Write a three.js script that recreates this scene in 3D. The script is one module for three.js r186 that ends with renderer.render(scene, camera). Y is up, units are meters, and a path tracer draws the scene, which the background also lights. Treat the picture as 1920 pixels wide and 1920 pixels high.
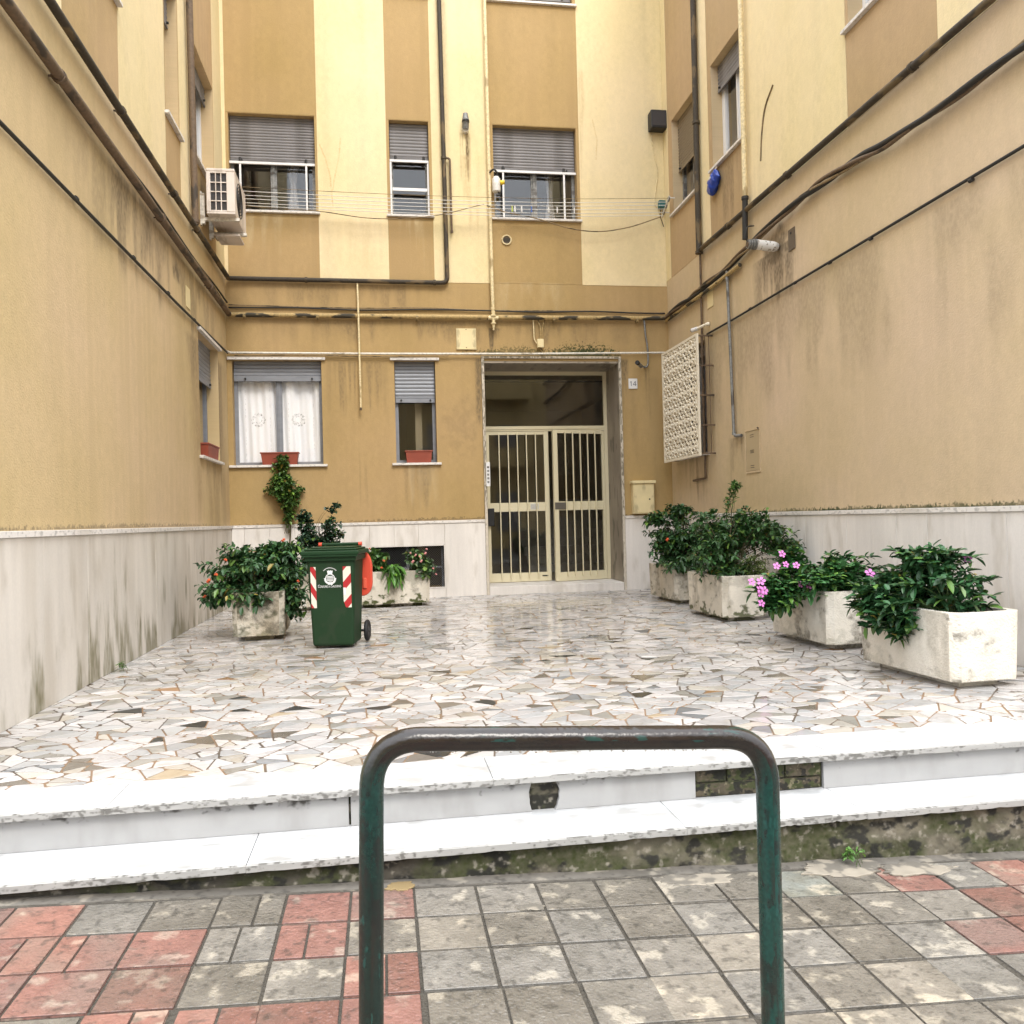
import * as THREE from 'three';
import { mergeGeometries, toCreasedNormals } from 'three/addons/utils/BufferGeometryUtils.js';
import { RoundedBoxGeometry } from 'three/addons/geometries/RoundedBoxGeometry.js';
import { TextGeometry } from 'three/addons/geometries/TextGeometry.js';
import { FontLoader } from 'three/addons/loaders/FontLoader.js';

// ------------------------------------------------------------------ camera, sky, sun, exposure
const scene = new THREE.Scene();
const camera = new THREE.PerspectiveCamera(63.17, 1, 0.05, 400);
camera.rotation.order = 'YXZ';
camera.position.set(0, 1.127, 0);
camera.rotation.set(THREE.MathUtils.degToRad(0.474), THREE.MathUtils.degToRad(-8.74), THREE.MathUtils.degToRad(-1.456));
scene.add(camera);

{ // overcast sky: soft vault, brighter towards the zenith, with slow cloud structure
  const W = 256, H = 128, data = new Float32Array(W * H * 4);
  for (let j = 0; j < H; j++) for (let i = 0; i < W; i++) {
    const el = (j + 0.5) / H * Math.PI - Math.PI / 2, az = (i + 0.5) / W * Math.PI * 2, s = Math.max(0, Math.sin(el));
    let L = 0.5 * (1 + 1.5 * s);
    L *= 1 + 0.06 * Math.sin(az * 2 + 3 * s) * Math.cos(el) + 0.04 * Math.sin(az * 5 - 4 * s + 1) * Math.cos(el);
    const k = (j * W + i) * 4;
    data[k] = L * 0.955; data[k + 1] = L * 1.0; data[k + 2] = L * 1.07; data[k + 3] = 1;
  }
  const t = new THREE.DataTexture(data, W, H, THREE.RGBAFormat, THREE.FloatType);
  t.mapping = THREE.EquirectangularReflectionMapping; t.magFilter = t.minFilter = THREE.LinearFilter; t.needsUpdate = true;
  scene.background = t; scene.environment = t;
}
const sun = new THREE.DirectionalLight(0xfff8ee, 0.6);
sun.position.set(6, 23, 13); sun.target.position.set(1, 0, -8);
sun.castShadow = true; sun.shadow.radius = 34; sun.shadow.mapSize.set(2048, 2048);
Object.assign(sun.shadow.camera, { left: -16, right: 16, top: 16, bottom: -16, near: 1, far: 70 });
scene.add(sun, sun.target);

const renderer = new THREE.WebGLRenderer({ antialias: true });
renderer.toneMapping = THREE.LinearToneMapping;
renderer.toneMappingExposure = 3.8;
renderer.shadowMap.enabled = true;

// ------------------------------------------------------------------ small helpers
function rngOf(seed) { let a = seed >>> 0; return () => { a = (a + 0x6D2B79F5) | 0; let t = Math.imul(a ^ (a >>> 15), 1 | a); t = (t + Math.imul(t ^ (t >>> 7), 61 | t)) ^ t; return ((t ^ (t >>> 14)) >>> 0) / 4294967296; }; }
const V = (x, y, z) => new THREE.Vector3(x, y, z);
const lin = (r, g, b) => new THREE.Color().setRGB(r, g, b);
const clamp = (x, a = 0, b = 1) => Math.min(b, Math.max(a, x));
const sstep = (a, b, x) => { const t = clamp((x - a) / (b - a)); return t * t * (3 - 2 * t); };
const HT = new Float32Array(65536); { const r = rngOf(77); for (let i = 0; i < 65536; i++) HT[i] = r(); }
const hsh = (x, y) => HT[((x * 73 + y * 179 + ((x * y) & 255) * 7) & 65535)];
function vn(x, y) { const xi = Math.floor(x), yi = Math.floor(y); let fx = x - xi, fy = y - yi; fx = fx * fx * (3 - 2 * fx); fy = fy * fy * (3 - 2 * fy);
  const a = hsh(xi, yi), b = hsh(xi + 1, yi), c = hsh(xi, yi + 1), d = hsh(xi + 1, yi + 1); return a + (b - a) * fx + (c - a) * fy + (a - b - c + d) * fx * fy; }
function fbm(x, y, o = 4) { let s = 0, a = 0.5, n = 0; for (let i = 0; i < o; i++) { s += a * vn(x, y); n += a; x = x * 2.03 + 17.3; y = y * 2.03 + 9.1; a *= 0.5; } return s / n; }
const enc = (v) => { v = clamp(v); return 255 * (v <= 0.0031308 ? 12.92 * v : 1.055 * Math.pow(v, 1 / 2.4) - 0.055); };
// a colour texture over [u0,u1] x [v0,v1] metres; fn writes linear rgb into out
function colorTex(u0, u1, v0, v1, ppm, fn, wrap = false) {
  const w = Math.min(2048, Math.round((u1 - u0) * ppm)), h = Math.min(2048, Math.round((v1 - v0) * ppm)), d = new Uint8Array(w * h * 4), o = [0, 0, 0];
  for (let j = 0; j < h; j++) for (let i = 0; i < w; i++) { const u = u0 + (i + 0.5) / w * (u1 - u0), v = v0 + (j + 0.5) / h * (v1 - v0); fn(u, v, o); const k = (j * w + i) * 4; d[k] = enc(o[0]); d[k + 1] = enc(o[1]); d[k + 2] = enc(o[2]); d[k + 3] = 255; }
  const t = new THREE.DataTexture(d, w, h); t.colorSpace = THREE.SRGBColorSpace; return fit(t, u0, u1, v0, v1, wrap);
}
function grayTex(u0, u1, v0, v1, ppm, fn, wrap = true) {
  const w = Math.min(2048, Math.round((u1 - u0) * ppm)), h = Math.min(2048, Math.round((v1 - v0) * ppm)), d = new Uint8Array(w * h * 4);
  for (let j = 0; j < h; j++) for (let i = 0; i < w; i++) { const g = 255 * clamp(fn(u0 + (i + 0.5) / w * (u1 - u0), v0 + (j + 0.5) / h * (v1 - v0))), k = (j * w + i) * 4; d[k] = d[k + 1] = d[k + 2] = g; d[k + 3] = 255; }
  return fit(new THREE.DataTexture(d, w, h), u0, u1, v0, v1, wrap);
}
function fit(t, u0, u1, v0, v1, wrap) {
  t.magFilter = THREE.LinearFilter; t.minFilter = THREE.LinearMipmapLinearFilter; t.generateMipmaps = true;
  t.wrapS = t.wrapT = wrap ? THREE.MirroredRepeatWrapping : THREE.ClampToEdgeWrapping;
  t.repeat.set(1 / (u1 - u0), 1 / (v1 - v0)); t.offset.set(-u0 / (u1 - u0), -v0 / (v1 - v0)); t.needsUpdate = true; return t;
}
const std = (o) => new THREE.MeshStandardMaterial({ roughness: 0.8, ...o });
const phys = (o) => new THREE.MeshPhysicalMaterial(o);

// metre uv from the dominant normal axis
function metreUV(g) {
  const p = g.attributes.position, n = g.attributes.normal, uv = new Float32Array(p.count * 2);
  for (let i = 0; i < p.count; i++) { const ax = Math.abs(n.getX(i)), ay = Math.abs(n.getY(i)), az = Math.abs(n.getZ(i));
    if (ay >= ax && ay >= az) { uv[2 * i] = p.getX(i); uv[2 * i + 1] = p.getZ(i); } else if (ax >= az) { uv[2 * i] = p.getZ(i); uv[2 * i + 1] = p.getY(i); } else { uv[2 * i] = p.getX(i); uv[2 * i + 1] = p.getY(i); } }
  g.setAttribute('uv', new THREE.BufferAttribute(uv, 2)); return g;
}
const clean = (g) => { g = g.index ? g.toNonIndexed() : g; for (const k of Object.keys(g.attributes)) if (!['position', 'normal', 'uv', 'color'].includes(k)) g.deleteAttribute(k); return g; };
const join = (list) => mergeGeometries(list.map(clean));
function box(x0, x1, y0, y1, z0, z1) { const g = new THREE.BoxGeometry(x1 - x0, y1 - y0, z1 - z0); g.translate((x0 + x1) / 2, (y0 + y1) / 2, (z0 + z1) / 2); return metreUV(clean(g)); }
function rbox(x0, x1, y0, y1, z0, z1, r = 0.004, s = 1) { const g = new RoundedBoxGeometry(x1 - x0, y1 - y0, z1 - z0, s, r); g.translate((x0 + x1) / 2, (y0 + y1) / 2, (z0 + z1) / 2); return metreUV(clean(g)); }
function cyl(a, b, r0, r1 = r0, seg = 12) { // cylinder from point a to point b
  const d = b.clone().sub(a), g = new THREE.CylinderGeometry(r1, r0, d.length(), seg); g.translate(0, d.length() / 2, 0);
  g.applyQuaternion(new THREE.Quaternion().setFromUnitVectors(V(0, 1, 0), d.clone().normalize())); g.translate(a.x, a.y, a.z); return clean(g);
}
function roundPath(pts, rad, n = 5) { // polyline with rounded corners
  const out = [pts[0].clone()];
  for (let i = 1; i < pts.length - 1; i++) { const p = pts[i], a = pts[i - 1], b = pts[i + 1], r = Math.min(rad, p.distanceTo(a) * 0.45, p.distanceTo(b) * 0.45);
    const s = p.clone().lerp(a, r / p.distanceTo(a)), e = p.clone().lerp(b, r / p.distanceTo(b));
    for (let k = 0; k <= n; k++) { const t = k / n; out.push(s.clone().multiplyScalar((1 - t) * (1 - t)).addScaledVector(p, 2 * t * (1 - t)).addScaledVector(e, t * t)); } }
  out.push(pts[pts.length - 1].clone()); return out;
}
function smooth(pts, n = 40) { return new THREE.CatmullRomCurve3(pts, false, 'centripetal').getPoints(n); }
function tube(pts, r, seg = 10, caps = true) {
  const N = pts.length, pos = [], nor = [], uv = [], idx = []; let T = pts[1].clone().sub(pts[0]).normalize();
  let U = Math.abs(T.y) < 0.9 ? V(0, 1, 0).cross(T).normalize() : V(1, 0, 0).cross(T).normalize(); let len = 0;
  for (let i = 0; i < N; i++) {
    const a = pts[Math.max(0, i - 1)], b = pts[Math.min(N - 1, i + 1)], t = b.clone().sub(a).normalize();
    U.addScaledVector(t, -U.dot(t)).normalize(); const W = t.clone().cross(U); if (i) len += pts[i].distanceTo(pts[i - 1]);
    const R = typeof r === 'function' ? r(i / (N - 1), len) : r;
    for (let k = 0; k <= seg; k++) { const an = k / seg * Math.PI * 2, c = Math.cos(an), s = Math.sin(an), nx = U.x * c + W.x * s, ny = U.y * c + W.y * s, nz = U.z * c + W.z * s;
      pos.push(pts[i].x + nx * R, pts[i].y + ny * R, pts[i].z + nz * R); nor.push(nx, ny, nz); uv.push(len, an * R); }
  }
  for (let i = 0; i < N - 1; i++) for (let k = 0; k < seg; k++) { const a = i * (seg + 1) + k, b = a + seg + 1; idx.push(a, a + 1, b, b, a + 1, b + 1); }
  if (caps) for (const e of [0, N - 1]) { const c = pos.length / 3, t = pts[Math.min(N - 1, e + 1)].clone().sub(pts[Math.max(0, e - 1)]).normalize().multiplyScalar(e ? 1 : -1); pos.push(pts[e].x, pts[e].y, pts[e].z); nor.push(t.x, t.y, t.z); uv.push(0, 0);
    for (let k = 0; k <= seg; k++) { const j = e * (seg + 1) + k; pos.push(pos[3 * j], pos[3 * j + 1], pos[3 * j + 2]); nor.push(t.x, t.y, t.z); uv.push(0, 0); }
    for (let k = 0; k < seg; k++) e ? idx.push(c, c + 1 + k, c + 2 + k) : idx.push(c, c + 2 + k, c + 1 + k); }
  const g = new THREE.BufferGeometry(); g.setAttribute('position', new THREE.Float32BufferAttribute(pos, 3)); g.setAttribute('normal', new THREE.Float32BufferAttribute(nor, 3)); g.setAttribute('uv', new THREE.Float32BufferAttribute(uv, 2)); g.setIndex(idx); return clean(g);
}
const used = {};
function numbered(n) { const k = used[n] = (used[n] ?? -1) + 1; return k ? n + '_' + String(k).padStart(3, '0') : n; }
function tag(o, label, category, group, kind) { if (label) o.userData.label = label; if (category) o.userData.category = category; if (group) o.userData.group = group; if (kind) o.userData.kind = kind; return o; }
function mesh(name, geo, mat, parent) { const m = new THREE.Mesh(geo, mat); m.name = parent ? name : numbered(name); m.castShadow = m.receiveShadow = true; (parent ?? scene).add(m); return m; }
function thing(name, label, category, pos = [0, 0, 0], ry = 0, group) { const g = new THREE.Group(); g.name = numbered(name); g.position.set(...pos); g.rotation.y = ry; scene.add(g); return tag(g, label, category, group); }
// bakes a world position into a geometry's local frame of a thing standing at p
const loc = (g, p) => g.translate(-p[0], -p[1], -p[2]);

// ------------------------------------------------------------------ key measures (metres)
const XL = -2.17, XR = 4.42, ZB = -12.35, ZF = -3.95, HB = 10.8;      // walls of the court
const CAP0 = 1.088, CAP1 = 1.13, SILL1 = 1.99, SILL2 = 5.655, TOP1 = 3.5, TOP2 = 7.06, LIGHT0 = 4.665;

// ------------------------------------------------------------------ materials
const TAN = [0.405, 0.278, 0.122], PALE = [0.73, 0.6, 0.35];
function mix3(o, c, a) { o[0] += (c[0] - o[0]) * a; o[1] += (c[1] - o[1]) * a; o[2] += (c[2] - o[2]) * a; }
function plaster(base, stains, dirt) {
  return (u, v, o) => {
    const m = fbm(u * 0.8 + 3, v * 0.8), s = fbm(u * 5.5 + 11, v * 0.33 + 4, 4), f = fbm(u * 22, v * 16, 3), g = vn(u * 130, v * 130);
    const k = 1 + 0.2 * (m - 0.5) + 0.2 * (s - 0.5) + 0.12 * (f - 0.5) + 0.08 * (g - 0.5);
    o[0] = base[0] * k; o[1] = base[1] * k * (1 - 0.02 * (m - 0.5)); o[2] = base[2] * k * (1 + 0.25 * (m - 0.5));
    mix3(o, [base[0] * 0.55, base[1] * 0.53, base[2] * 0.55], dirt * sstep(0.5, 0.78, s) * (0.6 + 0.8 * f));
    for (const t of stains) {
      if (u < t.u0 || u > t.u1 || v < t.v0 || v > t.v1) continue;
      let a;
      if (t.k === 'drip') { const x = (u - t.u0) / (t.u1 - t.u0), y = (t.v1 - v) / (t.v1 - t.v0), e = Math.min(x, 1 - x) * 4; a = sstep(0.36, 0.7, fbm(u * (t.f ?? 28) + t.v1 * 7, v * 0.9 + t.u0, 3) + 0.16 - 0.34 * y) * clamp(e) * sstep(1, 0.7, y) * sstep(0, 0.04, y) * (0.55 + 0.7 * vn(u * 60, v * 30)); }
      else if (t.k === 'moss') { const x = (u - (t.u0 + t.u1) / 2) / (t.u1 - t.u0) * 2, y = (v - t.v0) / (t.v1 - t.v0); a = sstep(0.4, 0.72, fbm(u * 55, v * 55, 4) + 0.42 * (1 - x * x) - 0.75 * y) * (0.55 + 0.6 * fbm(u * 4, v * 9, 3)); }
      else { const x = (u - (t.u0 + t.u1) / 2) / (t.u1 - t.u0) * 2, y = (v - (t.v0 + t.v1) / 2) / (t.v1 - t.v0) * 2; a = sstep(0.5, 1.0, fbm(u * (t.f ?? 9) + 5, v * (t.f ?? 9), 5) + 0.42 * (1 - x * x - y * y)) * (0.5 + 0.8 * fbm(u * 40, v * 30, 3)); }
      mix3(o, t.c, clamp(a * t.a));
    }
  };
}
const GRIME = [0.13, 0.095, 0.055], MOSS = [0.035, 0.045, 0.012], BLACK = [0.03, 0.028, 0.022], WASH = [0.58, 0.47, 0.29];
const stainsBack = [
  { k: 'moss', u0: 2.4, u1: 3.65, v0: 3.585, v1: 3.87, c: MOSS, a: 1.15 }, { k: 'moss', u0: 1.2, u1: 2.8, v0: 3.585, v1: 3.78, c: MOSS, a: 0.8 },
  { k: 'drip', u0: -2.0, u1: -0.9, v0: 4.9, v1: 5.63, c: WASH, a: 0.45, f: 9 }, { k: 'drip', u0: 0.3, u1: 0.7, v0: 4.7, v1: 5.63, c: WASH, a: 0.6, f: 12 },
  { k: 'drip', u0: -2.1, u1: 4.35, v0: 3.7, v1: 4.1, c: GRIME, a: 0.45, f: 7 }, { k: 'drip', u0: -2.1, u1: 1.4, v0: 4.2, v1: 4.62, c: GRIME, a: 0.35, f: 8 },
  { k: 'drip', u0: -0.35, u1: -0.2, v0: 1.2, v1: 2.76, c: GRIME, a: 0.6, f: 14 }, { k: 'drip', u0: -0.83, u1: 0.17, v0: 2.6, v1: 3.5, c: GRIME, a: 0.4 },
  { k: 'drip', u0: 0.2, u1: 0.83, v0: 1.2, v1: 1.97, c: WASH, a: 0.35, f: 8 }, { k: 'drip', u0: 0.2, u1: 0.83, v0: 1.14, v1: 1.97, c: GRIME, a: 0.4, f: 10 },
  { k: 'blot', u0: 0.85, u1: 1.5, v0: 2.0, v1: 3.0, c: GRIME, a: 0.22, f: 11 }, { k: 'drip', u0: 1.56, u1: 1.82, v0: 3.6, v1: 4.0, c: GRIME, a: 0.8, f: 20 },
  { k: 'moss', u0: -2.2, u1: 4.4, v0: 1.13, v1: 1.2, c: BLACK, a: 0.55 }, { k: 'drip', u0: 3.6, u1: 4.42, v0: 1.0, v1: 3.3, c: GRIME, a: 0.16, f: 6 },
  { k: 'drip', u0: 3.6, u1: 3.78, v0: 2.2, v1: 3.56, c: GRIME, a: 0.7, f: 16 }, { k: 'drip', u0: 1.38, u1: 1.54, v0: 2.4, v1: 3.56, c: GRIME, a: 0.7, f: 16 },
  { k: 'drip', u0: 4.0, u1: 4.12, v0: 2.5, v1: 3.42, c: GRIME, a: 0.6, f: 20 }, { k: 'drip', u0: 1.6, u1: 3.05, v0: 4.0, v1: 4.7, c: WASH, a: 0.25, f: 5 },
];
const stainsLeft = [ // u = -z
  { k: 'drip', u0: 9.0, u1: 12.5, v0: 0.6, v1: 3.45, c: [0.36, 0.25, 0.12], a: 0.5, f: 2.2 }, { k: 'drip', u0: 9.8, u1: 12.5, v0: 0.4, v1: 3.4, c: [0.33, 0.23, 0.11], a: 0.45, f: 6 },
  { k: 'drip', u0: 9.6, u1: 12.3, v0: 1.13, v1: 3.4, c: GRIME, a: 0.5, f: 4 }, { k: 'drip', u0: 6, u1: 12.3, v0: 3.2, v1: 4.15, c: GRIME, a: 0.5, f: 5 },
  { k: 'moss', u0: 4, u1: 12.4, v0: 1.13, v1: 1.19, c: BLACK, a: 0.6 }, { k: 'blot', u0: 9.3, u1: 9.7, v0: 3.78, v1: 4.05, c: GRIME, a: 0.7 },
  { k: 'drip', u0: 10.5, u1: 11.8, v0: 4.7, v1: 5.6, c: GRIME, a: 0.4, f: 10 }, { k: 'drip', u0: 7, u1: 9, v0: 3.5, v1: 4.2, c: GRIME, a: 0.5, f: 9 },
];
const stainsRight = [ // u = z
  { k: 'moss', u0: -11.2, u1: -2.6, v0: 1.128, v1: 1.185, c: MOSS, a: 1 }, { k: 'drip', u0: -12.3, u1: -4, v0: 2.2, v1: 3.55, c: GRIME, a: 0.3, f: 3.5 },
  { k: 'drip', u0: -9.4, u1: -8.2, v0: 3.4, v1: 4.1, c: GRIME, a: 0.75, f: 9 }, { k: 'blot', u0: -9.1, u1: -8.3, v0: 3.9, v1: 4.35, c: GRIME, a: 0.8, f: 6 },
  { k: 'drip', u0: -10.55, u1: -9.5, v0: 4.7, v1: 5.68, c: GRIME, a: 0.4, f: 10 }, { k: 'drip', u0: -12, u1: -10.9, v0: 1.2, v1: 2, c: GRIME, a: 0.55, f: 7 },
  { k: 'drip', u0: -10.2, u1: -9.7, v0: 1.3, v1: 2.1, c: GRIME, a: 0.5, f: 9 }, { k: 'blot', u0: -9, u1: -5, v0: 1.3, v1: 3.4, c: [0.48, 0.37, 0.22], a: 0.22, f: 2.2 },
];
const stuccoBump = grayTex(0, 2, 0, 2, 480, (u, v) => 0.5 * vn(u * 110, v * 110) + 0.15 * vn(u * 40, v * 40) + 0.35 * vn(u * 190, v * 190));
const wallMat = (map) => std({ map, roughness: 0.93, bumpMap: stuccoBump, bumpScale: 0.0016 });
const matTanBack = wallMat(colorTex(-2.2, 4.45, 0, 9.4, 190, plaster(TAN, stainsBack, 0.2)));
const matTanLeft = wallMat(colorTex(3.6, 12.4, 0, 9.4, 120, plaster([0.55, 0.41, 0.222], stainsLeft, 0.22)));
const matTanRight = wallMat(colorTex(-12.4, -3.6, 0, 9.4, 120, plaster([0.56, 0.43, 0.27], stainsRight, 0.16)));
const matPale = wallMat(colorTex(0, 5, 0, 5, 200, plaster(PALE, [{ k: 'blot', u0: 0, u1: 5, v0: 0, v1: 5, c: [0.74, 0.62, 0.38], a: 0.3, f: 3 }, { k: 'blot', u0: 1, u1: 4, v0: 1.5, v1: 4.6, c: [0.68, 0.54, 0.31], a: 0.2, f: 7 }], 0.12), true));
const crack = (u, v, pts) => { let d = 9; for (let i = 0; i + 1 < pts.length; i++) { const [a, b] = pts[i], [c, e] = pts[i + 1], t = clamp(((u - a) * (c - a) + (v - b) * (e - b)) / ((c - a) ** 2 + (e - b) ** 2)); d = Math.min(d, Math.hypot(u - a - t * (c - a), v - b - t * (e - b))); } return d; };
const cracks = [[[-0.8, 6.65], [-0.72, 6.45], [-0.66, 6.2], [-0.64, 5.9]], [[-0.5, 6.75], [-0.52, 6.5], [-0.6, 6.15], [-0.64, 5.9], [-0.63, 5.75]], [[3.3, 7.2], [3.36, 6.9], [3.34, 6.6]]];
const paleBackFn = plaster(PALE, [{ k: 'blot', u0: -2.2, u1: 4.4, v0: 4.6, v1: 9.4, c: [0.72, 0.6, 0.37], a: 0.22, f: 2 }, { k: 'blot', u0: 3.1, u1: 4.4, v0: 4.7, v1: 6.2, c: [0.62, 0.49, 0.27], a: 0.2, f: 4 }, { k: 'drip', u0: 1.24, u1: 1.42, v0: 6.1, v1: 6.93, c: [0.16, 0.11, 0.05], a: 0.9, f: 26 }, { k: 'drip', u0: 1.2, u1: 1.6, v0: 5.3, v1: 6.6, c: [0.5, 0.36, 0.18], a: 0.4, f: 18 }, { k: 'drip', u0: -0.83, u1: 0.16, v0: 4.7, v1: 5.6, c: [0.6, 0.46, 0.25], a: 0.3, f: 8 }, { k: 'drip', u0: 0.9, u1: 1.12, v0: 4.7, v1: 9, c: [0.45, 0.33, 0.17], a: 0.45, f: 16 }, { k: 'drip', u0: 3.08, u1: 3.2, v0: 4.7, v1: 8, c: [0.5, 0.37, 0.2], a: 0.5, f: 18 }], 0.1);
const matPaleBack = wallMat(colorTex(-2.2, 4.45, 4.6, 9.4, 190, (u, v, o) => { paleBackFn(u, v, o); for (const c of cracks) { const d = crack(u, v, c); if (d < 0.03) mix3(o, [0.55, 0.38, 0.18], 0.7 * sstep(0.022, 0.003, d + 0.012 * vn(u * 60, v * 60)) * (0.4 + vn(u * 14, v * 14))); } }));
const marbleVein = (u, v, o) => { const s = fbm(u * 26 + 2, v * 1.6, 4), m = fbm(u * 2.2, v * 1.1 + 5, 3), d = fbm(u * 9 + 31, v * 2.4, 4), g = vn(u * 140, v * 90), k = 1 + 0.16 * (s - 0.5) + 0.22 * (m - 0.5) + 0.06 * (g - 0.5);
  o[0] = 0.7 * k; o[1] = 0.66 * k; o[2] = 0.615 * k; mix3(o, [0.42, 0.37, 0.3], 0.45 * sstep(0.52, 0.85, d)); };
const marbleMat = std({ map: colorTex(0, 4, 0, 2, 200, marbleVein, true), roughness: 0.55 });
const marbleDirtyLeft = std({ map: colorTex(3.6, 12.4, 0, 1.2, 150, (u, v, o) => { marbleVein(u * 0.7, v, o); o[0] *= 0.9; o[1] *= 0.88; o[2] *= 0.84;
  mix3(o, [0.42, 0.36, 0.28], 0.42 * sstep(0.35, 0.85, fbm(u * 4, v * 0.8 + 3, 5))); mix3(o, [0.16, 0.14, 0.065], 0.8 * sstep(0.5, 0.8, fbm(u * 8 + 40, v * 1.9, 5) + 0.26 * fbm(u * 0.8, 3.3) - 0.42 * v) * (0.5 + 0.8 * fbm(u * 50, v * 14, 3))); }), roughness: 0.6 });
const capMat = std({ map: colorTex(0, 4, 0, 1, 160, (u, v, o) => { marbleVein(v * 0.3, u * 0.5, o); mix3(o, BLACK, 0.4 * sstep(0.52, 0.8, fbm(u * 34, v * 60, 4))); }, true), roughness: 0.6 });
const jambMat = std({ map: colorTex(0, 2, 0, 4, 150, (u, v, o) => { const k = 0.8 + 0.45 * fbm(u * 6, v * 2.5, 4); o[0] = 0.30 * k; o[1] = 0.255 * k; o[2] = 0.2 * k; mix3(o, BLACK, 0.5 * sstep(0.58, 0.72, fbm(u * 14 + 3, v * 4, 4))); }, true), roughness: 0.5 });
const jambEdgeMat = std({ map: colorTex(0, 1, 0, 4, 220, (u, v, o) => { const k = 0.85 + 0.3 * fbm(u * 30, v * 30, 3); o[0] = 0.56 * k; o[1] = 0.5 * k; o[2] = 0.41 * k; mix3(o, [0.1, 0.085, 0.05], 0.75 * sstep(0.46, 0.72, fbm(u * 60, v * 22, 4) + 0.7 * (fbm(u * 2 + 3, v * 1.1, 3) - 0.5) + 0.05 * (v - 2))); }, true), roughness: 0.8 });
const creamPaint = std({ color: lin(0.68, 0.61, 0.42), roughness: 0.4, bumpMap: stuccoBump, bumpScale: 0.0004 });
const creamBox = std({ map: colorTex(0, 2, 0, 2, 200, (u, v, o) => { const k = 0.92 + 0.16 * fbm(u * 9, v * 9); o[0] = 0.74 * k; o[1] = 0.62 * k; o[2] = 0.35 * k; mix3(o, GRIME, 0.4 * sstep(0.6, 0.8, fbm(u * 16, v * 5, 4))); }, true), roughness: 0.6 });
const greyAlu = std({ map: colorTex(0, 2, 0, 2, 200, (u, v, o) => { const k = 0.85 + 0.3 * fbm(u * 7, v * 22); o[0] = 0.235 * k; o[1] = 0.245 * k; o[2] = 0.27 * k; }, true), roughness: 0.45, metalness: 0.15 });
const greyShutterOld = std({ map: colorTex(0, 2, 0, 2, 200, (u, v, o) => { const k = 0.72 + 0.56 * fbm(u * 4, v * 12); o[0] = 0.2 * k; o[1] = 0.19 * k; o[2] = 0.19 * k; mix3(o, [0.07, 0.06, 0.055], 0.5 * sstep(0.5, 0.75, fbm(u * 3 + 9, v * 3))); }, true), roughness: 0.6 });
const whitePaint = std({ color: lin(0.72, 0.71, 0.7), roughness: 0.4 });
const darkMetal = std({ color: lin(0.02, 0.019, 0.018), roughness: 0.6 });
const blackPlastic = std({ color: lin(0.012, 0.012, 0.013), roughness: 0.5 });
const pane = phys({ color: 0xffffff, roughness: 0.02, transmission: 1, thickness: 0, ior: 1.5 });
const tintPane = phys({ color: lin(0.8, 0.8, 0.78), roughness: 0.03, transmission: 1, thickness: 0, ior: 1.5 });
const roomMat = std({ color: lin(0.42, 0.39, 0.34), roughness: 0.9 });
const lobbyMat = std({ color: lin(0.5, 0.42, 0.3), roughness: 0.7 });
const lobbyStone = std({ color: lin(0.5, 0.47, 0.42), roughness: 0.3 });
const terracotta = std({ map: colorTex(0, 1, 0, 1, 200, (u, v, o) => { const k = 0.85 + 0.3 * fbm(u * 12, v * 12); o[0] = 0.26 * k; o[1] = 0.052 * k; o[2] = 0.026 * k; }, true), roughness: 0.55 });
const soilMat = std({ color: lin(0.035, 0.024, 0.015), roughness: 0.95, bumpMap: stuccoBump, bumpScale: 0.02 });
const pipeTex = (a, b, t) => colorTex(0, 3, 0, 0.4, 260, (u, v, o) => { const n = fbm(u * 6, v * 14 + 2, 4), k = 0.8 + 0.4 * vn(u * 60, v * 60); o[0] = a[0] * k; o[1] = a[1] * k; o[2] = a[2] * k; mix3(o, b, sstep(t, t + 0.16, n)); }, true);
const pipeDark = std({ map: pipeTex([0.045, 0.034, 0.022], [0.13, 0.09, 0.045], 0.52), roughness: 0.75 });
const pipeTan = std({ map: pipeTex([0.42, 0.3, 0.13], [0.045, 0.036, 0.022], 0.47), roughness: 0.75 });
const pipeBrown = std({ map: pipeTex([0.13, 0.085, 0.05], [0.05, 0.036, 0.025], 0.55), roughness: 0.7 });
const pipeCream = std({ map: pipeTex([0.7, 0.58, 0.34], [0.4, 0.3, 0.15], 0.6), roughness: 0.6 });
const pipeWhite = std({ map: pipeTex([0.68, 0.64, 0.56], [0.36, 0.3, 0.22], 0.6), roughness: 0.6 });
const pipeGrey = std({ map: pipeTex([0.22, 0.22, 0.21], [0.11, 0.1, 0.09], 0.55), roughness: 0.55, metalness: 0.3 });
const cableDark = std({ color: lin(0.022, 0.02, 0.017), roughness: 0.7 });
const cableTan = std({ map: pipeTex([0.24, 0.17, 0.09], [0.05, 0.04, 0.025], 0.5), roughness: 0.8 });
const lineWhite = std({ color: lin(0.72, 0.7, 0.66), roughness: 0.5 });
const latticeMat = std({ map: colorTex(0, 1, 0, 1, 200, (u, v, o) => { const k = 0.88 + 0.24 * fbm(u * 14, v * 14); o[0] = 0.78 * k; o[1] = 0.71 * k; o[2] = 0.57 * k; }, true), roughness: 0.6 });

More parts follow.
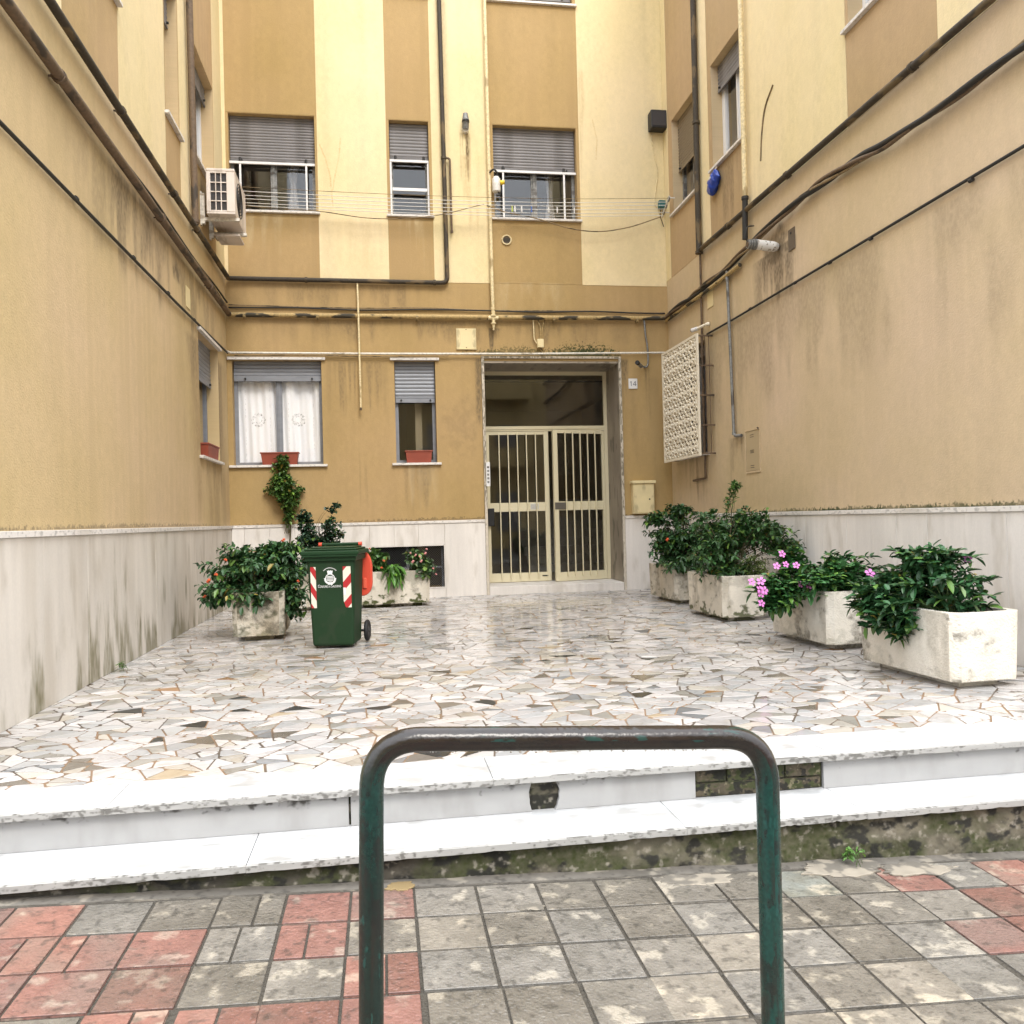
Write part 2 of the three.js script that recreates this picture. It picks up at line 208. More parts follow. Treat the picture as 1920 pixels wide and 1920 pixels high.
// ------------------------------------------------------------------ ground outside, road
{ // far ground below everything, reaching past the street
  const g = box(-120, 120, -0.9, -0.62, -120, 120);
  mesh('ground', g, std({ color: lin(0.07, 0.068, 0.065), roughness: 0.9 })).userData.kind = 'structure';
}
const streetY = (x) => -0.285 - 0.044 * x;
function slopeY(g, off = 0) { const p = g.attributes.position; for (let i = 0; i < p.count; i++) p.setY(i, p.getY(i) + streetY(p.getX(i)) + off); g.computeVertexNormals(); return g; }
{
  const asphalt = std({ map: colorTex(0, 4, 0, 4, 200, (u, v, o) => { const k = 0.6 + 0.8 * vn(u * 90, v * 90) * fbm(u * 3, v * 3); o[0] = 0.06 * k; o[1] = 0.06 * k; o[2] = 0.062 * k; }, true), roughness: 0.5 });
  const g = box(-7, 7, -0.3, -0.13, -1.3, 16); slopeY(g); mesh('road', g, asphalt).userData.kind = 'structure';
}

// ------------------------------------------------------------------ the apartment building: three walls round a court
const building = thing('apartment_building', 'tan and cream plastered apartment building around the paved forecourt, with glazed entrance and roller shutters', 'building', [0, 0, 0]);
function wallMesh(outline, holes, depth, mat) {
  const s = new THREE.Shape(outline.map(([x, y]) => new THREE.Vector2(x, y)));
  for (const [a, b, c, d] of holes) s.holes.push(new THREE.Path([[a, c], [a, d], [b, d], [b, c]].map(([x, y]) => new THREE.Vector2(x, y))));
  const g = new THREE.ExtrudeGeometry(s, { depth, bevelEnabled: false }); g.translate(0, 0, -depth); return metreUV(clean(g));
}
const FR = { back: { p: [0, 0, ZB], r: 0 }, left: { p: [XL, 0, 0], r: Math.PI / 2 }, right: { p: [XR, 0, 0], r: -Math.PI / 2 } };  // local u along the wall, v up, w outwards; left u = -z, right u = z
function put(o, side) { o.position.set(...FR[side].p); o.rotation.y = FR[side].r; return o; }
const W = (side, u, v, w) => side === 'back' ? V(u, v, ZB + w) : side === 'left' ? V(XL + w, v, -u) : V(XR - w, v, u);

const holesBack = [[-2.08, -0.87, SILL2, TOP2], [0.205, 0.785, SILL2, TOP2], [1.75, 3.03, SILL2, TOP2], [-2.1, -0.85, SILL1, TOP1], [0.2, 0.8, SILL1, TOP1],
  [1.5, 3.63, -0.002, 3.5], [-0.2, 0.865, 0.15, 0.76], [-1.96, -0.95, 0.15, 0.735], [-2.08, -0.87, 8.95, 10.4], [0.205, 0.785, 8.95, 10.4], [1.75, 3.03, 8.95, 10.4]];
holesBack[5][2] = -0.3;
// door opening reaches the ground: cut it out of the outline instead
const outlineBack = [[XL, -0.3], [1.5, -0.3], [1.5, 3.5], [3.63, 3.5], [3.63, -0.3], [XR, -0.3], [XR, HB], [XL, HB]];
const wallBack = put(mesh('wall', wallMesh(outlineBack, holesBack.filter((h, i) => i !== 5), 0.28, matTanBack), matTanBack, building), 'back');
const holesLeft = [[10.5, 11.72, SILL2 - 0.02, TOP2], [9.16, 9.74, 5.5, TOP2], [10.5, 11.7, SILL1, TOP1], [6.3, 7.5, SILL2, TOP2]];
const wallLeft = put(mesh('wall', wallMesh([[3.95, -0.3], [12.63, -0.3], [12.63, HB], [3.95, HB]], holesLeft, 0.28, matTanLeft), matTanLeft, building), 'left');
const holesRight = [[-11.97, -11.02, SILL2, TOP2], [-10.45, -9.48, SILL2 + 0.03, TOP2], [-12.0, -10.88, 1.97, 3.52], [-7.2, -6.0, SILL2, TOP2]];
const wallRight = put(mesh('wall', wallMesh([[-12.63, -0.3], [-3.95, -0.3], [-3.95, HB], [-12.63, HB]], holesRight, 0.28, matTanRight), matTanRight, building), 'right');
// street ends of the two wings, roof and rear close the building
{
  const ends = std({ map: matPale.map, roughness: 0.93 });
  mesh('street_wall', box(XL - 6, XL - 0.285, -0.6, HB, -4.25, -3.95), ends, building); mesh('street_wall', box(XR + 0.285, XR + 6, -0.6, HB, -4.25, -3.95), ends, building);
  mesh('roof', join([box(XL - 6, XL + 0.25, HB, HB + 0.3, -20, -3.7), box(XR - 0.25, XR + 6, HB, HB + 0.3, -20, -3.7), box(XL + 0.25, XR - 0.25, HB, HB + 0.3, -20, ZB + 0.25)]), ends, building);
  mesh('rear_wall', join([box(XL - 6, XR + 6, -0.6, HB, -20.3, -20), box(XL - 6.3, XL - 6, -0.6, HB, -20, -3.95), box(XR + 6, XR + 6.3, -0.6, HB, -20, -3.95)]), ends, building);
}
// painted panels (sub-parts of a wall), 4 mm proud with a joint between them
function panel(wall, u0, u1, v0, v1, mat, proud = 0.004) { return mesh('plaster_panel', box(u0, u1, v0, v1, 0.0002, proud), mat, wall); }
for (const [a, b] of [[XL + 0.004, -2.118], [-0.835, 0.162], [0.826, 1.7], [3.075, XR - 0.006]]) panel(wallBack, a, b, LIGHT0, HB - 0.01, matPaleBack, 0.005);
for (const [a, b, tops] of [[-2.112, -0.841, [[CAP1 + 0.002, SILL1 - 0.035], [TOP1 + 0.09, LIGHT0], [LIGHT0 + 0.006, SILL2 - 0.035], [TOP2 + 0.01, 8.9]]], [0.168, 0.82, [[CAP1 + 0.002, SILL1 - 0.035], [TOP1 + 0.09, LIGHT0], [LIGHT0 + 0.006, SILL2 - 0.035], [TOP2 + 0.01, 8.9]]], [1.706, 3.069, [[LIGHT0 + 0.006, SILL2 - 0.035], [TOP2 + 0.01, 8.9]]]])
  for (const [c, d] of tops) panel(wallBack, a, b, c, d, matTanBack, 0.003);
for (const [a, b] of [[11.75, 12.345], [9.775, 10.45], [7.55, 9.12], [4, 6.25]]) panel(wallLeft, a, b, 4.72, HB - 0.01, matPale, 0.005);
for (const [a, b] of [[-12.345, -12.14], [-10.97, -10.57], [-9.44, -7.25], [-5.95, -4]]) panel(wallRight, a, b, 4.74, HB - 0.01, matPale, 0.005);

{ // browner painted bands round the upper windows of the two wings
  const bandL = matTanLeft.clone(), bandR = matTanRight.clone(); bandL.color.setRGB(0.8, 0.74, 0.66); bandR.color.setRGB(0.78, 0.71, 0.61);
  for (const [wall, m, list] of [[wallLeft, bandL, [[10.455, 11.745, 10.5, 11.72, SILL2 - 0.02], [9.125, 9.77, 9.16, 9.74, 5.5], [6.255, 7.545, 6.3, 7.5, SILL2]]], [wallRight, bandR, [[-12.135, -10.975, -11.97, -11.02, SILL2], [-10.565, -9.445, -10.45, -9.48, SILL2 + 0.03], [-7.245, -5.955, -7.2, -6.0, SILL2]]]])
    for (const [a, b, c, d, sill] of list) { panel(wall, a, b, wall === wallLeft ? 4.72 : 4.74, sill - 0.036, m, 0.003); panel(wall, a, b, TOP2 + 0.002, HB - 0.01, m, 0.003); panel(wall, a, c - 0.001, sill - 0.0355, TOP2 + 0.0015, m, 0.003); panel(wall, d + 0.001, b, sill - 0.0355, TOP2 + 0.0015, m, 0.003); }
}
// marble skirting: slabs and cap
{
  const r = rngOf(5); let fresh = (wall, u0, u1, v0, v1, mat) => mesh('marble_slab', rbox(u0 + 0.0012, u1 - 0.0012, v0, v1, 0.0005, 0.02 + r() * 0.0025, 0.0025), mat, wall);
  const cuts = [-2.15, -1.975]; for (let u = -1.975 + 0.35; u < -0.9; u += 0.35) cuts.push(u); cuts.push(-0.94, -0.58, -0.215, 0.14, 0.495, 0.88, 1.487);
  for (let i = 0; i + 1 < cuts.length; i++) { const a = cuts[i], b = cuts[i + 1], under = (a >= -1.98 && b <= -0.93) || (a >= -0.22 && b <= 0.885);
    if (under) { fresh(wallBack, a, b, 0.775, CAP0, marbleMat); fresh(wallBack, a, b, 0, 0.135, marbleMat); } else fresh(wallBack, a, b, 0, CAP0, marbleMat); }
  for (const [a, b] of [[3.646, 4.03], [4.03, XR - 0.022]]) fresh(wallBack, a, b, 0, CAP0, marbleMat);
  for (let u = 3.96; u < 12.3; ) { const w = Math.min(12.328 - u, 0.75 + r() * 0.3); fresh(wallLeft, u, u + w, 0, CAP0, marbleDirtyLeft); u += w; }
  for (let u = -12.328; u < -4; ) { const w = Math.min(-3.96 - u, 0.36 + r() * 0.1); fresh(wallRight, u, u + w, 0, CAP0, marbleMat); u += w; }
  const cap = (wall, u0, u1) => { for (let u = u0; u < u1 - 0.01;) { const w = u1 - u < 1.6 ? u1 - u : 1.1; mesh('cap_stone', rbox(u + 0.001, u + w - 0.001, CAP0 + 0.001, CAP1, 0.0005, 0.034 + r() * 0.002, 0.004), capMat, wall); u += w; } };
  cap(wallBack, XL + 0.036, 1.486); cap(wallBack, 3.647, XR - 0.036); cap(wallLeft, 3.96, 12.349); cap(wallRight, -12.349, -3.96);
}

// ------------------------------------------------------------------ windows (parts of the building)
const slatGeo = {};
function slat(w, h) { const k = w.toFixed(3) + h; if (!slatGeo[k]) { const s = new THREE.Shape(), n = 4; s.moveTo(0, 0); for (let i = 0; i <= n; i++) s.lineTo(0.008 + 0.007 * Math.sin(i / n * Math.PI), h * i / n); s.lineTo(0, h); const g = new THREE.ExtrudeGeometry(s, { depth: w, bevelEnabled: false }); g.rotateY(-Math.PI / 2); g.translate(w / 2, 0, 0); slatGeo[k] = metreUV(clean(g)); } return slatGeo[k]; }
function openBox(u0, u1, v0, v1, w0, w1, t = 0.04) { return join([box(u0 - t, u1 + t, v0 - t, v1 + t, w0 - t, w0), box(u0 - t, u0, v0 - t, v1 + t, w0, w1), box(u1, u1 + t, v0 - t, v1 + t, w0, w1), box(u0, u1, v0 - t, v0, w0, w1), box(u0, u1, v1, v1 + t, w0, w1)]); }
function makeWindow(side, u0, u1, v0, v1, o) {
  const fw = o.fw ?? 0.05, w0 = -0.2, w1 = -0.15, fm = o.frameMat ?? greyAlu, parts = [box(u0 + 0.001, u0 + fw, v0 + 0.002, v1, w0, w1), box(u1 - fw, u1 - 0.001, v0 + 0.002, v1, w0, w1), box(u0 + fw, u1 - fw, v0 + 0.002, v0 + fw, w0, w1), box(u0 + fw, u1 - fw, v1 - fw, v1, w0, w1)];
  const win = put(mesh('window', join(parts), fm, building), side);
  const lights = o.mullion ? [[u0 + fw, (u0 + u1) / 2 - 0.03], [(u0 + u1) / 2 + 0.03, u1 - fw]] : [[u0 + fw, u1 - fw]];
  if (o.mullion) mesh('mullion', join([box((u0 + u1) / 2 - 0.045, (u0 + u1) / 2 + 0.045, v0 + fw, v1 - fw, w0, w1 - 0.01), box((u0 + u1) / 2 - 0.015, (u0 + u1) / 2 + 0.015, v0 + fw, v1 - fw, w1 - 0.0095, w1 + 0.01)]), fm, win);
  for (const [a, b] of lights) mesh('pane', box(a - 0.005, b + 0.005, v0 + fw - 0.005, v1 - fw + 0.005, -0.178, -0.174), o.pane ?? pane, win);
  mesh('room_lining', openBox(u0 - 0.1, u1 + 0.1, v0 - 0.1, v1 + 0.1, -4.6, -0.282), roomMat, win);
  mesh('sill', rbox(u0 - 0.06, u1 + 0.06, v0 - 0.034, v0 - 0.001, -0.15, 0.05, 0.004), capMat, win);
  if (o.lintel) mesh('lintel', rbox(u0 - 0.06, u1 + 0.06, v1 + 0.001, v1 + 0.04, -0.1, 0.045, 0.003), capMat, win);
  if (o.shut !== undefined) { // roller shutter lowered to o.shut
    const p = o.pitch ?? 0.055, sm = o.shutMat ?? greyAlu, g = slat(u1 - u0 - 0.02, p - 0.0045), bar = o.bar ?? 0.09;
    for (let v = o.shut + bar; v < v1 - 0.005; v += p) { const s = mesh('slat', g, sm, win); s.position.set((u0 + u1) / 2, v, -0.11); }
    mesh('bottom_bar', join([rbox(u0 + 0.008, u1 - 0.008, o.shut, o.shut + bar * 0.62, -0.112, -0.09, 0.004), rbox(u0 + 0.008, u1 - 0.008, o.shut + bar * 0.62 + 0.004, o.shut + bar - 0.003, -0.112, -0.095, 0.003)]), sm, win);
    for (const u of [u0 + 0.17 * (u1 - u0 > 1 ? 1 : 0.55), u1 - 0.14 * (u1 - u0 > 1 ? 1 : 0.55)]) mesh('stopper', cyl(V(u, o.shut + 0.035, -0.1), V(u, o.shut + 0.035, -0.065), 0.014), darkMetal, win);
  }
  if (o.rails) { // white tubular guard in front of the opening
    const list = [box(u0 + 0.002, u1 - 0.002, o.rails.top - 0.016, o.rails.top + 0.016, -0.07, -0.04)];
    for (const u of o.rails.posts) list.push(box(u - 0.013, u + 0.013, v0 + 0.003, o.rails.top - 0.017, -0.066, -0.044));
    if (o.rails.mid) list.push(box(u0 + 0.035, u1 - 0.035, o.rails.mid - 0.022, o.rails.mid + 0.022, -0.067, -0.043));
    mesh('guard_rail', join(list), whitePaint, win);
    for (const u of o.rails.knobs) mesh('knob', cyl(V(u, o.rails.top + 0.018, -0.055), V(u, o.rails.top + 0.075, -0.055), 0.018), darkMetal, win);
  }
  if (o.label) win.userData.label = o.label;
  return win;
}
makeWindow('back', -2.1, -0.85, SILL1, TOP1, { mullion: true, lintel: true, shut: 3.21, pitch: 0.058, bar: 0.13, label: 'ground-floor window with white curtains behind grey frame' });
makeWindow('back', 0.2, 0.8, SILL1, TOP1, { lintel: true, shut: 2.89, pitch: 0.056, bar: 0.1, pane: tintPane });
makeWindow('back', -2.08, -0.87, SILL2, TOP2, { mullion: true, shut: 6.38, pitch: 0.042, bar: 0.06, shutMat: greyShutterOld, frameMat: pipeGrey, rails: { top: 6.365, posts: [-1.93, -1.0], knobs: [-1.93, -1.0] } });
makeWindow('back', 0.205, 0.785, SILL2, TOP2, { shut: 6.5, pitch: 0.05, bar: 0.06, shutMat: greyShutterOld, frameMat: pipeGrey, rails: { top: 6.478, mid: 6.055, posts: [0.22, 0.77], knobs: [0.29, 0.71] } });
makeWindow('back', 1.75, 3.03, SILL2, TOP2, { mullion: true, shut: 6.4, pitch: 0.045, bar: 0.06, shutMat: greyShutterOld, frameMat: pipeGrey, rails: { top: 6.385, posts: [1.9, 2.84], knobs: [1.9, 2.84] } });
for (const [a, b] of [[-2.08, -0.87], [0.205, 0.785], [1.75, 3.03]]) makeWindow('back', a, b, 8.95, 10.4, { shut: 9.05, pitch: 0.05, bar: 0.06, shutMat: greyShutterOld });
makeWindow('left', 10.5, 11.7, SILL1, TOP1, { mullion: true, lintel: true, shut: 2.98, pitch: 0.056, bar: 0.1 });
makeWindow('left', 10.5, 11.72, SILL2 - 0.02, TOP2, { mullion: true, frameMat: whitePaint, fw: 0.07, shut: 6.8, pitch: 0.05, bar: 0.06, shutMat: greyShutterOld });
makeWindow('left', 9.16, 9.74, 5.5, TOP2, { frameMat: whitePaint, shut: 6.7, pitch: 0.05, bar: 0.06, shutMat: greyShutterOld });
makeWindow('left', 6.3, 7.5, SILL2, TOP2, { mullion: true, frameMat: whitePaint, shut: 6.5, pitch: 0.05, bar: 0.06, shutMat: greyShutterOld });
makeWindow('right', -11.97, -11.02, SILL2, TOP2, { mullion: true, shut: 6.27, pitch: 0.045, bar: 0.05, shutMat: std({ color: lin(0.21, 0.165, 0.11), roughness: 0.6 }), frameMat: pipeGrey });
makeWindow('right', -10.45, -9.48, SILL2 + 0.03, TOP2, { mullion: true, frameMat: whitePaint, fw: 0.09, shut: 6.7, pitch: 0.05, bar: 0.06, shutMat: greyShutterOld });
makeWindow('right', -7.2, -6.0, SILL2, TOP2, { mullion: true, frameMat: whitePaint, shut: 6.6, pitch: 0.05, bar: 0.06, shutMat: greyShutterOld });
makeWindow('right', -12.0, -10.88, 1.97, 3.52, { mullion: true, pane: tintPane, shut: 3.36, pitch: 0.056, bar: 0.1, shutMat: greyShutterOld });

// basement openings with expanded-metal grilles
for (const [a, b, c, d] of [[-0.2, 0.865, 0.15, 0.76], [-1.96, -0.95, 0.15, 0.735]]) {
  const fr = put(mesh('basement_window', join([box(a - 0.014, b + 0.014, c - 0.014, c, -0.05, 0.028), box(a - 0.014, b + 0.014, d, d + 0.014, -0.05, 0.028), box(a - 0.014, a, c, d, -0.05, 0.028), box(b, b + 0.014, c, d, -0.05, 0.028)]), marbleMat, building), 'back');
  const wires = [], st = 0.034, H = d - c;
  for (let s = -H; s < b - a; s += st) for (const dir of [1, -1]) { // diagonal strands clipped to the opening
    let x0 = a + s, x1 = a + s + H, y0 = dir > 0 ? c : d, y1 = dir > 0 ? d : c; const k = (y1 - y0) / (x1 - x0);
    if (x0 < a) { y0 += k * (a - x0); x0 = a; } if (x1 > b) { y1 += k * (b - x1); x1 = b; }
    if (x1 - x0 > 0.01) wires.push(cyl(V(x0, y0, -0.03 + dir * 0.002), V(x1, y1, -0.03 + dir * 0.002), 0.0028, 0.0028, 4)); }
  mesh('wire_mesh', join(wires), std({ color: lin(0.05, 0.052, 0.055), roughness: 0.5, metalness: 0.4 }), fr);
  mesh('inner_bar', join([box(a, b, c + H * 0.46, c + H * 0.5, -0.09, -0.07), box((a + b) / 2 - 0.02, (a + b) / 2 + 0.02, c, d, -0.093, -0.071), box(b - 0.035, b - 0.001, c, d, -0.0935, -0.0705)]), greyAlu, fr);
  mesh('room_lining', openBox(a - 0.05, b + 0.05, c - 0.05, d + 0.05, -3.4, -0.282), std({ color: lin(0.26, 0.25, 0.23), roughness: 0.9 }), fr);
}

// ------------------------------------------------------------------ entrance: recess, marble jambs, glazed metal doors, lobby
{
  const w = -0.7, jm = put(mesh('door_jamb', join([box(1.501, 1.53, 0.121, 3.498, w, -0.001), box(3.60, 3.629, 0.121, 3.498, w, -0.001), box(1.531, 3.599, 3.47, 3.498, w, -0.001)]), jambMat, building), 'back');
  mesh('jamb_edge', rbox(1.488, 1.53, 0.0, 3.535, 0.0005, 0.03, 0.004), jambEdgeMat, jm); mesh('jamb_edge', rbox(3.602, 3.644, 0.0, 3.535, 0.0005, 0.03, 0.004), jambEdgeMat, jm);
  mesh('jamb_edge', rbox(1.488, 3.644, 3.536, 3.57, 0.0005, 0.036, 0.004), jambEdgeMat, jm);
  put(mesh('threshold', rbox(1.533, 3.599, -0.05, 0.12, -0.9, 0.028, 0.006), marbleMat, building), 'back');
  const fr = put(mesh('door_frame', join([box(1.56, 1.62, 0.123, 3.468, w - 0.06, w), box(3.545, 3.598, 0.123, 3.468, w - 0.06, w), box(1.62, 3.545, 3.41, 3.468, w - 0.06, w), box(1.62, 3.545, 2.545, 2.595, w - 0.06, w + 0.012), box(1.62, 3.545, 2.518, 2.543, w - 0.05, w), box(1.531, 1.56, 0.123, 3.468, w - 0.06, w - 0.005)]), creamPaint, building), 'back');
  mesh('transom_pane', box(1.615, 3.55, 2.59, 3.415, w - 0.034, w - 0.03), tintPane, fr);
  mesh('transom_bar', box(1.62, 3.545, 3.30, 3.33, w - 0.058, w - 0.04), std({ color: lin(0.05, 0.05, 0.05), roughness: 0.5 }), fr);
  function leaf(width, flip) { // hinge at local x = 0, leaf towards +x
    const g = mesh('door_leaf', join([rbox(0, 0.045, 0, 2.385, -0.045, 0, 0.004), rbox(width - 0.075, width, 0, 2.385, -0.045, 0.004, 0.004), box(0.045, width - 0.075, 0, 0.14, -0.042, -0.003), box(0.045, width - 0.075, 1.115, 1.255, -0.042, -0.003), box(0.045, width - 0.075, 2.335, 2.385, -0.042, -0.003)]), creamPaint, building);
    mesh('pane', box(0.04, width - 0.07, 0.135, 1.12, -0.03, -0.026), tintPane, g); mesh('pane', box(0.04, width - 0.07, 1.25, 2.34, -0.03, -0.026), tintPane, g);
    const n = 5, span = width - 0.135; for (let i = 0; i < n; i++) { const x = 0.06 + span * (i + 0.95) / (n + 0.9); mesh('bar', join([rbox(x - 0.009, x + 0.009, 0.07, 2.36, 0.014, 0.032, 0.003), box(x - 0.006, x + 0.006, 0.085, 0.1, -0.003, 0.0145), box(x - 0.006, x + 0.006, 2.335, 2.35, -0.003, 0.0145)]), creamPaint, g); }
    return g;
  }
  const a = leaf(1.0); a.position.set(1.622, 0.128, ZB + w - 0.005);
  const b = leaf(0.925); b.scale.x = -1; b.position.set(3.543, 0.128, ZB + w - 0.008); b.rotation.y = THREE.MathUtils.degToRad(15);
  mesh('letter_slot', box(0.685, 0.82, 1.14, 1.235, -0.0025, 0.006), std({ color: lin(0.78, 0.76, 0.7), roughness: 0.4 }), a);
  mesh('letter_slot', join([0, 1, 2, 3, 4].map((i) => box(0.69, 0.815, 1.152 + i * 0.017, 1.156 + i * 0.017, 0.0062, 0.009))), darkMetal, a);
  mesh('nameplate', box(0.85, 0.95, 0.075, 0.092, 0.0005, 0.004), darkMetal, a);
  mesh('lock_plate', box(0.7, 0.92, 1.13, 1.24, -0.0025, 0.008), std({ color: lin(0.2, 0.19, 0.17), roughness: 0.35, metalness: 0.6 }), b);
  mesh('door_closer', rbox(1.62, 1.72, 1.02, 1.3, w + 0.001, w + 0.05, 0.01), blackPlastic, fr);
  // lobby with a flight of stairs
  put(mesh('lobby', join([box(0.6, 4.6, -0.1, 0.09, -6.5, -0.905), box(0.6, 4.6, 3.6, 3.8, -6.5, -0.76), box(0.5, 0.6, -0.1, 3.8, -6.5, -0.29), box(4.6, 4.7, -0.1, 3.8, -6.5, -0.29), box(0.5, 4.7, -0.1, 3.8, -6.6, -6.5), box(0.6, 1.53, 0.09, 3.6, -0.8, -0.765), box(3.6, 4.6, 0.09, 3.6, -0.8, -0.765), box(1.53, 3.6, 3.47, 3.6, -0.8, -0.765)]), lobbyMat, building), 'back');
  for (let i = 0; i < 9; i++) { const s = mesh('stair', rbox(2.7, 4.55, 0.092, 0.25 + i * 0.16, -3.2 - i * 0.28 - 0.28, -3.2 - i * 0.28 - 0.001, 0.006), lobbyStone, building); put(s, 'back'); }
}
// intercom strip on the door jamb
{ const t = thing('intercom_panel', 'slim white intercom panel standing out from the stone jamb of the entrance', 'intercom', [1.55, 1.62, ZB + 0.031]);
  mesh('plate', rbox(-0.035, 0.025, 0, 0.36, 0, 0.035, 0.005), whitePaint, t); mesh('button_row', join([0, 1, 2, 3, 4].map((i) => box(-0.02, 0.01, 0.05 + i * 0.055, 0.08 + i * 0.055, 0.0352, 0.039))), pipeGrey, t); }

// curtains hang inside the windows
function curtain(side, u0, u1, v0, v1, w, mat, label, seed, group, amp = 0.024) {
  const r = rngOf(seed), nx = 60, ny = 12, g = new THREE.PlaneGeometry(u1 - u0, v1 - v0, nx, ny), p = g.attributes.position, ph = r() * 9;
  for (let i = 0; i < p.count; i++) { const x = p.getX(i), y = p.getY(i), t = (y + (v1 - v0) / 2) / (v1 - v0); p.setZ(i, amp * (Math.sin(x * (28 + 5 * Math.sin(ph)) + ph + t * 1.6 + 1.4 * Math.sin(x * 7 + ph)) * (0.4 + 0.6 * t) + 0.7 * Math.sin(x * 15 + ph * 2 - t) + 0.35 * Math.sin(x * 61 + t * 2))); }
  g.computeVertexNormals(); const uv = g.attributes.uv; for (let i = 0; i < p.count; i++) uv.setXY(i, (p.getX(i) + (u1 - u0) / 2) / (u1 - u0), (p.getY(i) + (v1 - v0) / 2) / (v1 - v0));
  const m = mesh('curtain', g, mat); m.rotation.y = FR[side].r; m.position.copy(W(side, (u0 + u1) / 2, (v0 + v1) / 2, w)); return tag(m, label, 'curtain', group);
}
function laceMat(cx, cy, ratio, seed) {
  const r = rngOf(seed), S = 512, H = Math.round(S * ratio), d = new Uint8Array(S * H * 4), motifs = [];
  for (let k = 0; k < 12; k++) { const a = k / 12 * 6.283; motifs.push([cx + 0.145 * Math.cos(a) * (0.9 + 0.2 * r()), cy + 0.145 / ratio * Math.sin(a) * (0.9 + 0.2 * r())]); }
  for (let j = 0; j < H; j++) for (let i = 0; i < S; i++) { const u = i / S, v = j / H; let k = 0.94 + 0.06 * vn(u * 200, v * 300), dark = 0;
    for (const [mx, my] of motifs) { const dx = (u - mx), dy = (v - my) * ratio, q = Math.hypot(dx, dy); if (q < 0.04) dark = Math.max(dark, sstep(0.5, 0.7, vn(u * 110 + mx * 90, v * 110 * ratio)) * sstep(0.04, 0.025, q)); }
    const ring = Math.abs(Math.hypot(u - cx, (v - cy) * ratio) - 0.085); if (ring < 0.008) dark = Math.max(dark, sstep(0.5, 0.65, vn(u * 60, v * 60 * ratio)) * 0.7);
    for (const hu of [0.18, 0.8]) if (Math.abs(u - hu) < 0.006 && vn(v * 90, hu * 10) > 0.6) dark = Math.max(dark, 0.4);
    const c = enc(0.9 * k * (1 - 0.72 * dark)), o = (j * S + i) * 4; d[o] = c; d[o + 1] = c; d[o + 2] = Math.min(255, c * 1.005); d[o + 3] = 255; }
  const t = new THREE.DataTexture(d, S, H); t.colorSpace = THREE.SRGBColorSpace; t.magFilter = t.minFilter = THREE.LinearFilter; t.needsUpdate = true;
  return std({ map: t, roughness: 0.95 });
}
curtain('back', -2.06, -1.5, 2.03, 3.33, -0.23, laceMat(0.5, 0.49, 2.2, 3), 'white embroidered curtain at the ground-floor window, half nearer the side wing', 21);
curtain('back', -1.45, -0.88, 2.03, 3.33, -0.23, laceMat(0.42, 0.49, 2.2, 8), 'white embroidered curtain at the ground-floor window, half nearer the entrance', 22);
{ const net = std({ color: lin(0.17, 0.165, 0.16), roughness: 0.95 });
  for (const [a, b, n] of [[-1.31, -1.1, 'grey net curtain gathered in upper window above the lace-curtained window'], [2.55, 2.75, 'grey net curtain gathered in upper window above the entrance']]) {
    const c = curtain('back', a, b, SILL2 + 0.06, TOP2 - 0.1, -0.23, net, n, 31 + a * 3, undefined, 0.012), p = c.geometry.attributes.position; for (let i = 0; i < p.count; i++) { const t = Math.abs(p.getY(i) + 0.25) / 0.7; p.setX(i, p.getX(i) * (0.35 + 0.8 * Math.min(1, t))); } c.geometry.computeVertexNormals(); } }

